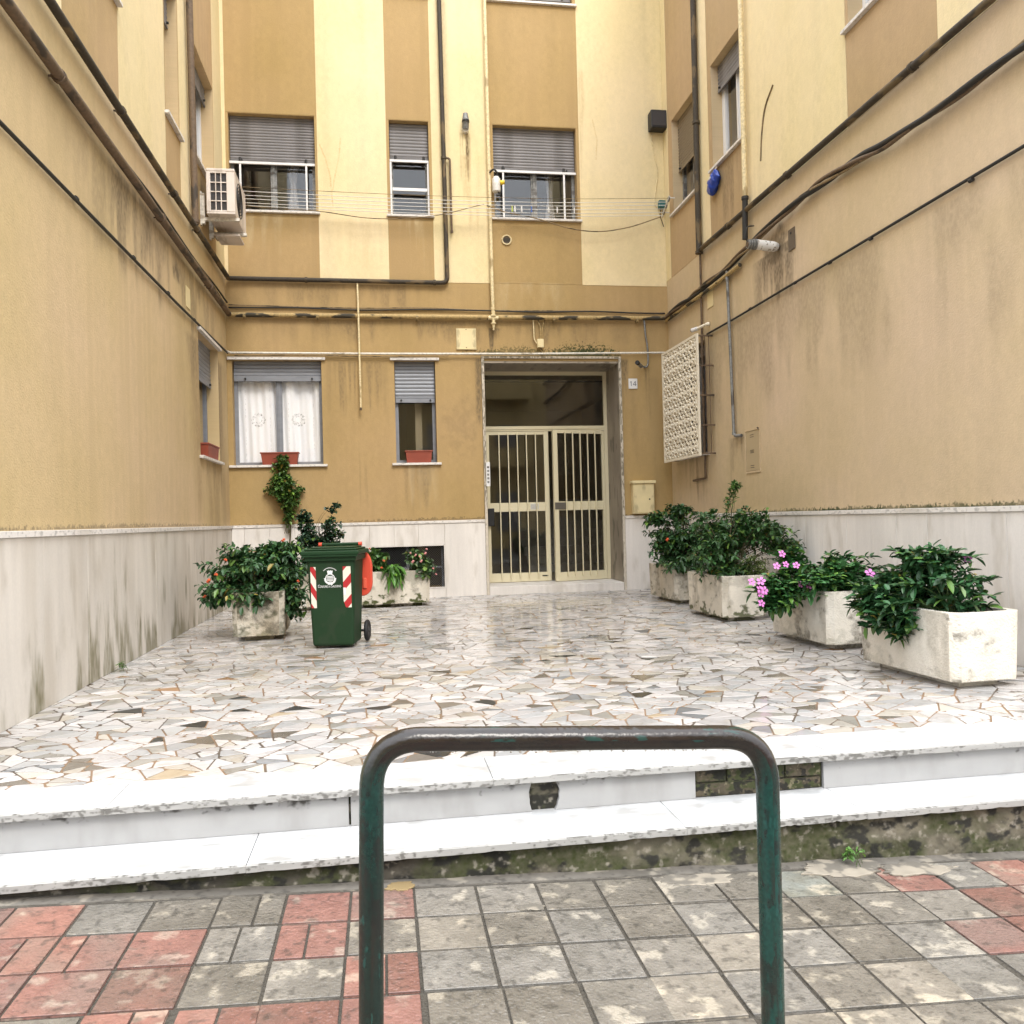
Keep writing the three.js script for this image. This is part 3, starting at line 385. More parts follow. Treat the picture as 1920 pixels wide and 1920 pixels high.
// ------------------------------------------------------------------ forecourt floor of broken marble (each big piece its own stone)
const floorGroup = new THREE.Group(); floorGroup.name = 'courtyard_floor'; floorGroup.userData.kind = 'structure'; scene.add(floorGroup);
{
  const r = rngOf(2024), x0 = XL + 0.01, x1 = XR - 0.01, z0 = ZB + 0.005, z1 = -3.932;
  const clip = (poly, nx, nz, d) => { const out = []; for (let i = 0; i < poly.length; i++) { const a = poly[i], b = poly[(i + 1) % poly.length], da = a[0] * nx + a[1] * nz - d, db = b[0] * nx + b[1] * nz - d; if (da <= 0) out.push(a); if ((da < 0 && db > 0) || (da > 0 && db < 0)) { const t = da / (da - db); out.push([a[0] + (b[0] - a[0]) * t, a[1] + (b[1] - a[1]) * t]); } } return out; };
  const area = (p) => { let s = 0; for (let i = 0; i < p.length; i++) { const a = p[i], b = p[(i + 1) % p.length]; s += a[0] * b[1] - b[0] * a[1]; } return s / 2; };
  const cen = (p) => { let x = 0, z = 0; for (const q of p) { x += q[0]; z += q[1]; } return [x / p.length, z / p.length]; };
  const SX = 1.28; const sites = []; const NX = 21, NZ = 32; for (let i = -1; i <= NX; i++) for (let j = -1; j <= NZ; j++) sites.push([x0 + (i + 0.5 + (r() - 0.5) * 0.95) * (x1 - x0) / NX, z0 + (j + 0.5 + (r() - 0.5) * 0.95) * (z1 - z0) / NZ]);
  const cells = [];
  for (const q of sites) q[0] /= SX;
  for (const s of sites) { let p = [[x0 / SX, z0], [x1 / SX, z0], [x1 / SX, z1], [x0 / SX, z1]]; for (const t of sites) { if (t === s) continue; const dx = t[0] - s[0], dz = t[1] - s[1]; if (dx * dx + dz * dz > 1.2) continue; p = clip(p, dx, dz, (t[0] * t[0] + t[1] * t[1] - s[0] * s[0] - s[1] * s[1]) / 2); if (p.length < 3) break; } if (p.length >= 3 && Math.abs(area(p)) > 0.002) cells.push(p); }
  const pieces = [];
  const cut = (p) => { const A = Math.abs(area(p)), lim = 0.007 + 0.015 * r() * r() + 0.006 * r(); if (A < lim) { pieces.push(p); return; }
    const c = cen(p); let best = 0, bx = 1, bz = 0; for (let i = 0; i < p.length; i++) for (let j = i + 1; j < p.length; j++) { const dx = p[j][0] - p[i][0], dz = p[j][1] - p[i][1], q = dx * dx + dz * dz; if (q > best) { best = q; bx = dx; bz = dz; } }
    let keep = null; for (let n = 0; n < 10; n++) { const an = Math.atan2(bz, bx) + (r() - 0.5) * (0.3 + 0.06 * n), nx = Math.cos(an), nz = Math.sin(an), off = (r() - 0.5) * 0.22 * Math.sqrt(best), d = c[0] * nx + c[1] * nz + off, a = clip(p, nx, nz, d), b = clip(p, -nx, -nz, -d);
      if (a.length < 3 || b.length < 3 || Math.abs(area(a)) < 0.0022 || Math.abs(area(b)) < 0.0022) continue; keep = [a, b]; if (a.length > 3 && b.length > 3) break; }
    if (!keep) { pieces.push(p); return; } cut(keep[0]); cut(keep[1]); };
  cells.forEach(cut); pieces.forEach((p, i) => { pieces[i] = p.map(([x, z]) => [x * SX, z]); });
  // palette: mostly white and pale grey marble, some beige, grey, green-black, a few rust
  const pick = () => { const t = r(), k = 0.82 + 0.34 * r(); let c;
    if (t < 0.52) c = [0.6, 0.57, 0.555]; else if (t < 0.75) c = [0.47, 0.466, 0.462]; else if (t < 0.87) c = [0.52, 0.48, 0.42]; else if (t < 0.92) c = [0.33, 0.31, 0.275]; else if (t < 0.95) c = [0.25, 0.257, 0.265]; else if (t < 0.977) c = [0.2, 0.172, 0.14]; else if (t < 0.988) c = [0.03, 0.034, 0.033]; else if (t < 0.991) c = [0.36, 0.21, 0.11]; else c = [0.54, 0.44, 0.31];
    return c.map((v) => v * k * 0.8); };
  function stone(p) { // inset outline, small chamfer, slight tilt
    const A = area(p); let q = A < 0 ? p.slice().reverse() : p; const n = q.length, gap = 0.0036 + 0.0036 * r() * r() + (r() < 0.05 ? 0.004 : 0);
    let core = q; for (let i = 0; i < n; i++) { const a = q[i], b = q[(i + 1) % n], dx = b[0] - a[0], dz = b[1] - a[1], l = Math.hypot(dx, dz); if (l < 1e-5) continue; const nx = dz / l, nz = -dx / l; core = clip(core, nx, nz, a[0] * nx + a[1] * nz - gap); if (core.length < 3) return null; }
    const pts = []; for (let i = 0; i < core.length; i++) { const a = core[i], pr = core[(i + core.length - 1) % core.length], nx = core[(i + 1) % core.length]; // nick the corners
      const l1 = Math.hypot(pr[0] - a[0], pr[1] - a[1]), l2 = Math.hypot(nx[0] - a[0], nx[1] - a[1]), e = 0.006 + 0.026 * r() * r(); if (l1 < 0.03 || l2 < 0.03) { pts.push(a); continue; }
      pts.push([a[0] + (pr[0] - a[0]) / l1 * e, a[1] + (pr[1] - a[1]) / l1 * e], [a[0] + (nx[0] - a[0]) / l2 * e, a[1] + (nx[1] - a[1]) / l2 * e]); }
    const c = cen(pts), tx = (r() - 0.5) * 0.007, tz = (r() - 0.5) * 0.007, h = (r() - 0.5) * 0.0012, pos = [], col = pick(), cc = [];
    const top = pts.map(([x, z]) => { const k = 1 - 0.002 / Math.max(0.03, Math.hypot(x - c[0], z - c[1])); const X = c[0] + (x - c[0]) * k, Z = c[1] + (z - c[1]) * k; return [X, h + (X - c[0]) * tx + (Z - c[1]) * tz, Z]; });
    const side = pts.map(([x, z], i) => [x, top[i][1] - 0.0014, z]), bot = pts.map(([x, z]) => [x, -0.014, z]);
    const tri = (a, b, d) => pos.push(...a, ...b, ...d), m = pts.length;
    for (let i = 1; i < m - 1; i++) tri(top[0], top[i + 1], top[i]);
    for (let i = 0; i < m; i++) { const j = (i + 1) % m; tri(top[i], top[j], side[i]); tri(top[j], side[j], side[i]); tri(side[i], side[j], bot[i]); tri(side[j], bot[j], bot[i]); }
    const g = new THREE.BufferGeometry(); g.setAttribute('position', new THREE.Float32BufferAttribute(pos, 3)); g.computeVertexNormals(); metreUV(g);
    for (let i = 0; i < pos.length / 3; i++) cc.push(...col); g.setAttribute('color', new THREE.Float32BufferAttribute(cc, 3)); g.userData = { c, A: Math.abs(A) }; return g;
  }
  const geos = pieces.map(stone).filter(Boolean);
  const wet = (u, v) => fbm(u * 0.55 + 7, v * 0.55 + 2, 4);
  const veins = colorTex(0, 3, 0, 3, 340, (u, v, o) => { const n = fbm(u * 7 + 2 * fbm(u * 3, v * 3), v * 7, 4), l = Math.abs(fbm(u * 4 + 9, v * 4 + 3, 4) - 0.5), k = 0.86 + 0.22 * n - 0.12 * sstep(0.03, 0, l) + 0.04 * (vn(u * 160, v * 160) - 0.5); o[0] = k; o[1] = k * 0.992; o[2] = k * 0.975; mix3(o, [0.62, 0.52, 0.38], 0.3 * sstep(0.55, 0.85, fbm(u * 11, v * 11 + 8, 4))); }, true);
  const stoneMat = std({ vertexColors: true, map: veins, roughness: 1, roughnessMap: grayTex(-2.2, 4.5, -12.4, -3.9, 150, (u, v) => 0.05 + 0.26 * sstep(0.46, 0.66, wet(u, v)) + 0.06 * vn(u * 30, v * 30) + 0.06 * vn(u * 9, v * 9), false), bumpMap: grayTex(0, 2, 0, 2, 256, (u, v) => fbm(u * 26, v * 26, 3)), bumpScale: 0.0006 });
  // what shows largest from the street stands as single stones, the rest as one mass
  for (const g of geos) { const [x, z] = g.userData.c, d = -z, u = x / d; g.userData.s = (u > -0.8 && u < 0.86) ? g.userData.A / (d * d * d) : 0; }
  geos.sort((a, b) => b.userData.s - a.userData.s);
  for (const g of geos.slice(0, 300)) mesh('stone', g, stoneMat, floorGroup);
  const rest = mesh('small_stones', join(geos.slice(300)), stoneMat, floorGroup); rest.userData.kind = 'stuff';
  const grout = std({ map: colorTex(0, 3, 0, 3, 300, (u, v, o) => { const k = 0.6 + 0.8 * fbm(u * 14, v * 14); o[0] = 0.2 * k; o[1] = 0.125 * k; o[2] = 0.07 * k; mix3(o, [0.05, 0.043, 0.034], 0.8 * sstep(0.45, 0.65, fbm(u * 2.3 + 5, v * 2.3))); }, true), roughness: 0.7 });
  mesh('grout_bed', box(XL - 0.25, XR + 0.25, -0.3, -0.0028, ZB - 0.25, -3.935), grout, floorGroup);
  console.log('stones', geos.length);
}

// ------------------------------------------------------------------ two marble steps down to the street
const stepsGroup = new THREE.Group(); stepsGroup.name = 'entrance_steps'; stepsGroup.userData.kind = 'structure'; scene.add(stepsGroup);
const stepMarble = std({ map: colorTex(-2.8, 5.2, -4.1, -2.9, 200, (u, v, o) => { const l = Math.abs(fbm(u * 1.3 + 0.8 * fbm(u * 3, v * 6), v * 5, 5) - 0.5), n = fbm(u * 2, v * 7 + 4, 4), k = 0.86 + 0.24 * n + 0.06 * (vn(u * 110, v * 110) - 0.5) - 0.3 * sstep(0.05, 0, l) * n; o[0] = 0.5 * k; o[1] = 0.5 * k; o[2] = 0.497 * k; mix3(o, [0.22, 0.2, 0.17], 0.45 * sstep(0.58, 0.82, fbm(u * 9, v * 13, 5))); }), roughness: 0.3 });
const noseMarble = std({ map: colorTex(-2.8, 5.2, -0.4, 0.1, 240, (u, v, o) => { const k = 0.82 + 0.25 * fbm(u * 9, v * 40, 3); o[0] = 0.33 * k; o[1] = 0.32 * k; o[2] = 0.3 * k; mix3(o, [0.06, 0.055, 0.045], 0.75 * sstep(0.52, 0.72, fbm(u * 48 + 3, v * 90, 4) + 0.45 * (fbm(u * 1.7, v * 4 + 2, 3) - 0.55))); }), roughness: 0.6 });
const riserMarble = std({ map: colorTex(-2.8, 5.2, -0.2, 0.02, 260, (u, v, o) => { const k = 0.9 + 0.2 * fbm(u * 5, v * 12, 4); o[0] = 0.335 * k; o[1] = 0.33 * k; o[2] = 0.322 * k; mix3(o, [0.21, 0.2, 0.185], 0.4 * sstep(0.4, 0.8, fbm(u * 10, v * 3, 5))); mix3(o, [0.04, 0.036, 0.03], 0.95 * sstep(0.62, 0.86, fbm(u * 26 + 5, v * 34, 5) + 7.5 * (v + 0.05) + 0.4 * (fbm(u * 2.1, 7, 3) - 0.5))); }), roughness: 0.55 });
const mossConcrete = std({ map: colorTex(-2.8, 5.2, -0.6, 0.02, 220, (u, v, o) => { const k = 0.55 + 0.9 * fbm(u * 24, v * 24, 4), x = sstep(-0.2, 0.9, u + fbm(u * 2, 3) - 0.5); o[0] = (0.055 + 0.075 * x) * k; o[1] = (0.048 + 0.066 * x) * k; o[2] = (0.036 + 0.045 * x) * k; mix3(o, [0.04, 0.045, 0.013], 0.95 * sstep(0.36, 0.62, fbm(u * 5 + 20, v * 8, 5)) * (0.4 + 0.9 * fbm(u * 60, v * 60, 3))); mix3(o, [0.012, 0.011, 0.009], 0.9 * sstep(0.5, 0.66, fbm(u * 16 + 3, v * 24 + 9, 6))); mix3(o, [0.3, 0.27, 0.22], 0.6 * sstep(0.62, 0.8, fbm(u * 40, v * 46, 4))); }), roughness: 0.92, bumpMap: grayTex(0, 2, 0, 2, 256, (u, v) => fbm(u * 16, v * 16, 4)), bumpScale: 0.02 });
const mossBlock = std({ map: colorTex(1.3, 2.05, -0.2, 0, 900, (u, v, o) => { const k = 0.5 + fbm(u * 40, v * 40, 4); o[0] = 0.075 * k; o[1] = 0.06 * k; o[2] = 0.038 * k; mix3(o, [0.035, 0.042, 0.012], 0.95 * sstep(0.4, 0.58, fbm(u * 18, v * 26, 5))); mix3(o, [0.2, 0.17, 0.11], 0.6 * sstep(0.62, 0.75, fbm(u * 60 + 3, v * 50, 4))); mix3(o, [0.01, 0.009, 0.007], 0.9 * sstep(0.54, 0.66, fbm(u * 30 + 8, v * 40, 5))); }), roughness: 0.95, bumpMap: mossConcrete.bumpMap, bumpScale: 0.03 });
{
  const cutT = [-2.75, -1.14, 0.44, 2.02, 3.6, 5.1], r = rngOf(9);
  const slab = (a, b, y, z0, z1) => { const s = mesh('tread_slab', rbox(a + 0.0012, b - 0.0012, y - 0.026, y, z0, z1 - 0.0005, 0.002), stepMarble, stepsGroup); const n = 46, sh = new THREE.Shape(); // worn, chipped nosing
    sh.moveTo(a + 0.0012, y - 0.027 - 0.0005); for (let i = 0; i <= n; i++) { const x = a + 0.0012 + (b - a - 0.0024) * i / n; sh.lineTo(x, y - 0.0275 + (r() < 0.14 ? 0.006 * r() : 0.001 * r())); } sh.lineTo(b - 0.0012, y - 0.0025); sh.lineTo(a + 0.0012, y - 0.0025); const g = new THREE.ExtrudeGeometry(sh, { depth: 0.012, bevelEnabled: true, bevelThickness: 0.003, bevelSize: 0.0022, bevelSegments: 1 }); g.translate(0, 0, z1 + 0.003); mesh('nosing', metreUV(clean(g)), noseMarble, s); };
  for (let i = 0; i + 1 < cutT.length; i++) slab(cutT[i], cutT[i + 1], 0.003, -3.93, -3.598);
  const cutU = [-2.75, -0.55, 1.2, 2.005, 3.7, 5.1]; for (let i = 0; i + 1 < cutU.length; i++) slab(cutU[i], cutU[i + 1], -0.163, -3.7, -3.308);
  // riser slabs, one broken, one missing
  const jag = (x, s) => { const q = []; for (let i = 0; i <= 8; i++) q.push([x + s * (0.01 + 0.05 * Math.sin(i / 8 * 3.14) + 0.014 * (r() - 0.5)), -0.162 + 0.135 * i / 8]); return q; };
  const riser = (pts) => { const g = new THREE.ExtrudeGeometry(new THREE.Shape(pts.map(([x, y]) => new THREE.Vector2(x, y))), { depth: 0.018, bevelEnabled: true, bevelThickness: 0.002, bevelSize: 0.0015, bevelSegments: 1 }); g.translate(0, 0, -3.643); mesh('riser_slab', metreUV(clean(g)), riserMarble, stepsGroup); };
  const R4 = (a, b) => riser([[a + 0.003, -0.161], [b - 0.003, -0.161], [b - 0.003, -0.026], [a + 0.003, -0.026]]);
  R4(-2.75, -1.7); R4(-1.7, -0.177);
  riser([[-0.168, -0.161], [0.6, -0.161], ...jag(0.615, -0.25), [-0.168, -0.026]]); riser([[0.73, -0.161], [1.366, -0.161], [1.366, -0.026], [0.74, -0.026], ...jag(0.715, 0.4).reverse()]);
  R4(1.99, 3.3); R4(3.3, 5.1);
  mesh('step_core', box(-2.75, 5.1, -0.8, -0.0245, -3.93, -3.646), mossConcrete, stepsGroup);
  // rough masonry under the lower tread
  const g = new THREE.PlaneGeometry(7.85, 0.62, 260, 22), p = g.attributes.position; for (let i = 0; i < p.count; i++) { const x = p.getX(i) + 1.175, y = p.getY(i) - 0.499; p.setXYZ(i, x, y, -3.338 + 0.03 * (fbm(x * 9, y * 14, 4) - 0.5)); } g.computeVertexNormals();
  mesh('masonry_base', join([metreUV(clean(g)), box(-2.75, 5.1, -0.81, -0.191, -3.65, -3.37)]), mossConcrete, stepsGroup);
  // bare masonry courses where riser slabs are missing
  for (const [a, b, yy, h] of [[1.37, 1.66, -0.16, 0.06], [1.665, 1.985, -0.16, 0.055], [1.37, 1.52, -0.095, 0.062], [1.525, 1.8, -0.1, 0.066], [1.805, 1.985, -0.1, 0.07]]) { const b1 = rbox(a, b, yy, yy + h, -3.646, -3.634 + 0.006 * r(), 0.005, 2), q = b1.attributes.position; for (let i = 0; i < q.count; i++) q.setXYZ(i, q.getX(i) + 0.012 * (vn(q.getX(i) * 25, q.getY(i) * 60) - 0.5), q.getY(i) + 0.01 * (vn(q.getX(i) * 40 + 5, q.getY(i) * 40) - 0.5), q.getZ(i) + 0.008 * (fbm(q.getX(i) * 30, q.getY(i) * 30) - 0.5)); mesh('masonry_block', b1, mossBlock, stepsGroup); }
}

// ------------------------------------------------------------------ street pavement of square tiles, wet
const paveGroup = new THREE.Group(); paveGroup.name = 'pavement'; paveGroup.userData.kind = 'structure'; scene.add(paveGroup);
{
  const r = rngOf(31), paver = (a, b, cream) => std({ map: colorTex(-3, 5.4, -3.6, -1, 170, (u, v, o) => { const k = 0.74 + 0.52 * fbm(u * 30, v * 30, 5); o[0] = a[0] * k; o[1] = a[1] * k; o[2] = a[2] * k; mix3(o, b, 0.6 * sstep(0.42, 0.75, fbm(u * 4 + 4, v * 4, 5))); mix3(o, [0.34, 0.3, 0.24], cream * sstep(0.6, 0.74, fbm(u * 15 + 30, v * 15 + 2, 6))); mix3(o, [0.03, 0.028, 0.024], 0.5 * sstep(0.62, 0.74, fbm(u * 44, v * 44, 4))); }, true), roughness: 0.38, bumpMap: stuccoBump, bumpScale: 0.004 });
  const grey = paver([0.15, 0.135, 0.115], [0.095, 0.085, 0.07], 0.6), red = paver([0.17, 0.085, 0.068], [0.14, 0.105, 0.088], 0.35), green = paver([0.11, 0.108, 0.09], [0.17, 0.19, 0.19], 0.5);
  for (const m of [grey, red, green]) m.tones = [1.28, 1.05, 1.45, 1.2].map((k, i) => { const c = m.clone(); c.color.setRGB(k, k * [1, 0.99, 0.97, 1.02][i], k * [1, 0.97, 0.92, 1.05][i]); c.roughness = [0.38, 0.28, 0.5, 0.34][i]; return c; });
  const st = 0.2365; mesh('mortar_bed', slopeY(box(-3, 5.4, -0.3, -0.007, -3.36, -1.28)), std({ color: lin(0.06, 0.052, 0.04), roughness: 0.8, bumpMap: stuccoBump, bumpScale: 0.01 }), paveGroup);
  const strip = box(-3, 5.4, -0.01, -0.001, -3.36, -3.268); mesh('edge_strip', slopeY(strip), std({ map: grey.map, roughness: 0.6 }), paveGroup);
  for (let j = 0; j < 8; j++) for (let i = -13; i < 22; i++) {
    const x = 0.078 + i * st + (j > 2 ? 0.02 * (r() - 0.5) : 0), z = -3.255 + j * (st + 0.004); if (x < -2.9 || x > 5.2) continue; if (z > -1.32 - st) continue;
    const m = i < 0 ? (r() < 0.78 ? red : grey) : i > 7 ? (r() < 0.5 ? red : grey) : (i === 6 && j === 0 ? green : grey), split = i < 0 && r() < 0.45, h = (r() - 0.5) * 0.005;
    const one = (a, b, c, d) => { const g = rbox(a, b, -0.05, h, c, d, 0.004), uv = g.attributes.uv, du = r() * 6, dv = r() * 2; for (let q = 0; q < uv.count; q++) uv.setXY(q, uv.getX(q) + du, uv.getY(q) + dv); mesh('paver', slopeY(g), m.tones[Math.floor(r() * 4)], paveGroup); };
    const g2 = 0.004 + 0.004 * r(); if (split) { const q = 0.35 + 0.3 * r(); one(x + g2, x + st * q - 0.003, z + g2, z + st - 0.002); one(x + st * q + 0.004, x + st - 0.003, z + g2, z + st - 0.002); } else one(x + g2, x + st - 0.003, z + g2, z + st - 0.002); }
  const blob = (cx, cz, rx, rz, h, seed, mat) => { const q = rngOf(seed), n = 44, s = new THREE.Shape(); for (let i = 0; i < n; i++) { const a = i / n * 6.283, k = 0.35 + 1.1 * fbm(Math.cos(a) * 2.2 + seed * 7, Math.sin(a) * 2.2 + 3, 5) + 0.22 * q(); s[i ? 'lineTo' : 'moveTo'](Math.cos(a) * rx * k, Math.sin(a) * rz * k); } s.closePath(); const g = new THREE.ExtrudeGeometry(s, { depth: h, bevelEnabled: true, bevelThickness: 0.002, bevelSize: 0.004, bevelSegments: 1 }); g.rotateX(-Math.PI / 2); g.translate(cx, -0.0005, cz); const c = clean(g); metreUV(c); return mesh('mortar_patch', slopeY(c), mat, paveGroup); };
  const mortar = std({ map: colorTex(0, 2, 0, 2, 200, (u, v, o) => { const k = 0.8 + 0.4 * fbm(u * 20, v * 20); o[0] = 0.27 * k; o[1] = 0.235 * k; o[2] = 0.185 * k; mix3(o, [0.1, 0.09, 0.075], 0.8 * sstep(0.45, 0.6, fbm(u * 16 + 7, v * 16, 5))); }, true), roughness: 0.8 });
  blob(1.18, -3.2, 0.14, 0.055, 0.004, 1, mortar); blob(1.86, -3.24, 0.18, 0.07, 0.006, 2, mortar); blob(2.15, -3.2, 0.14, 0.06, 0.005, 3, mortar); blob(0.03, -3.27, 0.05, 0.03, 0.003, 4, std({ color: lin(0.22, 0.155, 0.07), roughness: 0.8 })); blob(0.5, -3.04, 0.05, 0.02, 0.003, 6, mortar);
  const kerb = std({ map: colorTex(0, 2, 0, 2, 150, (u, v, o) => { const k = 0.7 + 0.6 * fbm(u * 20, v * 20); o[0] = 0.24 * k; o[1] = 0.23 * k; o[2] = 0.21 * k; }, true), roughness: 0.6 });
  for (let x = -3; x < 5.3; x += 1.05) mesh('kerb', slopeY(rbox(x, x + 1.045, -0.3, 0.004, -1.29, -1.14, 0.012)), kerb, paveGroup);
}

// ------------------------------------------------------------------ pipes and cables on the walls
function pipe(name, label, category, pts, r, mat, opt = {}) {
  const b = pts[0], g = thing(name, label, category, [b.x, b.y, b.z], 0, opt.group), path = opt.smooth ? smooth(pts, opt.smooth) : roundPath(pts, opt.rad ?? 0.08);
  const wob = opt.wob ?? 0; if (wob) for (const p of path) { p.y += wob * (vn(p.x * 2.1 + p.z * 2.3, 3) - 0.5); }
  mesh('tube', loc(tube(path, r, opt.seg ?? 10), b.toArray()), mat, g);
  if (opt.clamps) for (const c of opt.clamps) { const ax = c.ax ?? V(1, 0, 0), p = c.p; mesh('clamp', loc(join([cyl(p.clone().addScaledVector(ax, -0.018), p.clone().addScaledVector(ax, 0.018), r * 1.28, r * 1.28, 12), ...(c.n ? [cyl(p, p.clone().add(c.n), 0.008, 0.008, 6)] : [])]), b.toArray()), opt.clampMat ?? mat, g); }
  return g;
}
const AX = { x: V(1, 0, 0), y: V(0, 1, 0), z: V(0, 0, 1) };
// drain run at the foot of the upper storey: along the left wing, across the rear wall, then up
pipe('drain_pipe', 'dark drain pipe along side wing and rear wall, rising beside the narrow upper window', 'pipe', [W('left', 4, 4.64, 0.06), W('left', 12.29, 4.655, 0.06), W('back', -2.1, 4.655, 0.06), W('back', 1.01, 4.645, 0.06), W('back', 0.985, 9.4, 0.06)], 0.033, pipeDark, { rad: 0.09, seg: 12,
  clamps: [{ p: W('back', -1.03, 4.65, 0.06), n: V(0, 0, -0.06) }, { p: W('back', 0.82, 4.646, 0.06), n: V(0, 0, -0.06) }, { p: W('back', 1.0, 6.5, 0.06), ax: AX.y, n: V(0, 0, -0.06) }, { p: W('left', 9.2, 4.65, 0.06), ax: AX.z, n: V(-0.06, 0, 0) }, { p: W('left', 10.3, 4.65, 0.06), ax: AX.z, n: V(-0.06, 0, 0) }, { p: W('left', 7.4, 4.65, 0.06), ax: AX.z, n: V(-0.06, 0, 0) }] });
pipe('branch_pipe', 'thin dark branch pipe hanging beside the vertical drain pipe', 'pipe', [W('back', 1.0, 6.5, 0.06), W('back', 1.09, 6.5, 0.06), W('back', 1.095, 5.4, 0.05)], 0.016, pipeBrown, { rad: 0.04, clamps: [{ p: W('back', 1.095, 5.41, 0.05), ax: AX.y }] });
// main tan pipe with dark stretches at mid height, on all three walls
const mainClamps = []; for (const u of [-1.9, -0.88, 0.55, 2.6, 3.9]) mainClamps.push({ p: W('back', u, 4.12, 0.06), n: V(0, 0, -0.06) });
pipe('main_pipe', 'thick stained horizontal pipe crossing the rear wall above the entrance', 'pipe', [W('left', 12.3, 4.14, 0.06), W('back', -2.08, 4.135, 0.06), W('back', 1.68, 4.14, 0.06), W('back', 4.2, 4.155, 0.06), W('back', 4.355, 4.16, 0.07)], 0.034, pipeTan, { rad: 0.07, seg: 12, clamps: mainClamps });
pipe('main_pipe', 'thick dark sloping pipe on the side wing with the air conditioner', 'pipe', [W('left', 4, 4.22, 0.07), W('left', 7.6, 4.19, 0.07), W('left', 12.28, 4.14, 0.06)], 0.038, pipeBrown, { seg: 12, clamps: [[6, 4.2], [8.6, 4.182], [10.9, 4.155]].map(([u, v]) => ({ p: W('left', u, v, 0.068), ax: AX.z, n: V(-0.068, 0, 0) })) });
for (const [k, lab, dv, r] of [[0, 'upper thin cable above the thick pipe on the wing with the air conditioner', 0.125, 0.012], [1, 'lower thin cable above the thick pipe on the wing with the air conditioner', 0.085, 0.01]])
  pipe('wall_cable', lab, 'cable', [4, 5, 6.2, 7.4, 8.5, 9.4, 10.4, 11.4, 12.25].map((u, i) => W('left', u, 4.165 + dv + 0.02 * Math.sin(i * 1.9 + k * 2), 0.04)), r, k ? cableTan : cableDark, { smooth: 70 });
for (const [k, lab, v0, r] of [[0, 'dark cable running just above the thick pipe across the rear wall', 4.245, 0.011], [1, 'thinner sagging cable above the thick pipe across the rear wall', 4.275, 0.007]])
  pipe('wall_cable', lab, 'cable', [-2.12, -1.2, -0.3, 0.7, 1.6, 2.4, 3.2, 3.9, 4.36].map((u, i) => W('back', u, v0 + 0.012 * Math.sin(i * 2.3 + k) + (k ? -0.03 * (i / 8) : 0), 0.03)), r, k ? cableTan : cableDark, { smooth: 60 });
pipe('wall_conduit', 'thin dark conduit along the side wing above its ground-floor window', 'conduit', [W('left', 4, 3.49, 0.025), W('left', 9.4, 3.535, 0.025), W('left', 12.3, 3.59, 0.025)], 0.014, cableDark, { clamps: [5, 6.4, 7.8, 9, 10.2].map((u) => ({ p: W('left', u, 3.5 + (u - 4) * 0.009, 0.025), ax: AX.z })) });
pipe('white_pipe', 'long thin white pipe running across the rear wall over windows and entrance', 'pipe', [W('left', 12.2, 3.6, 0.03), W('back', -2.12, 3.595, 0.05), W('back', -0.1, 3.588, 0.06), W('back', 2.2, 3.598, 0.06), W('back', 4.36, 3.628, 0.05)], 0.015, pipeWhite, { rad: 0.05 });
pipe('wall_cable', 'thin pale cable drooping just below the long white pipe', 'cable', [-2.05, -1.1, -0.2, 0.5, 1.0].map((u, i) => W('back', u, 3.555 + 0.008 * Math.sin(i * 2), 0.055)), 0.007, cableTan, { smooth: 40 });
pipe('drop_pipe', 'thin vertical pipe ending in a dark cap between the two ground-floor windows', 'pipe', [W('back', -0.305, 4.64, 0.05), W('back', -0.298, 4.1, 0.10), W('back', -0.298, 3.9, 0.09), W('back', -0.295, 2.79, 0.085)], 0.014, pipeCream, { rad: 0.05, clamps: [{ p: W('back', -0.295, 2.78, 0.085), ax: AX.y }], clampMat: pipeBrown });
{ const g = pipe('supply_pipe', 'cream vertical pipe ending in a valve beside the upper window over the entrance', 'pipe', [W('back', 1.668, 9.3, 0.07), W('back', 1.676, 4.2, 0.07)], 0.026, pipeCream, { seg: 12, clamps: [{ p: W('back', 1.675, 6.35, 0.07), ax: AX.y }, { p: W('back', 1.676, 4.27, 0.07), ax: AX.y }] }), b = W('back', 1.668, 9.3, 0.07).toArray();
  mesh('valve', loc(join([cyl(W('back', 1.676, 4.22, 0.105), W('back', 1.676, 3.98, 0.105), 0.03, 0.022), cyl(W('back', 1.676, 4.145, 0.105), W('back', 1.676, 4.165, 0.105), 0.05), cyl(W('back', 1.6, 4.12, 0.105), W('back', 1.75, 4.12, 0.105), 0.028), cyl(W('back', 1.676, 4.05, 0.105), W('back', 1.676, 4.03, 0.105), 0.04), cyl(W('back', 1.676, 3.98, 0.105), W('back', 1.676, 3.94, 0.105), 0.014)]), b), pipeCream, g); }
for (const [k, pts] of [[0, [[2.29, 4.15], [2.295, 3.82], [2.345, 3.75]]], [1, [[2.36, 4.12], [2.4, 3.99], [2.385, 3.82]]], [2, [[2.47, 4.12], [2.425, 4.0], [2.41, 3.82]]]]) pipe('wall_conduit', ['bent conduit entering the small junction box above the entrance from its side', 'short conduit dropping into the small junction box above the entrance', 'second short conduit dropping into the small junction box above the entrance'][k], 'conduit', pts.map(([u, v]) => W('back', u, v, 0.04)), 0.009, k ? pipeTan : pipeCream, { rad: 0.05 });
{ const t = thing('junction_box', 'small cream junction box on the wall above the entrance', 'junction box', W('back', 2.39, 3.76, 0).toArray()); mesh('case', rbox(-0.05, 0.05, -0.065, 0.065, 0.001, 0.07, 0.008), creamBox, t); mesh('conduit_stub', tube([V(0, -0.06, 0.04), V(0.02, -0.12, 0.04), V(0.05, -0.16, 0.05)], 0.008, 6), pipeTan, t); }
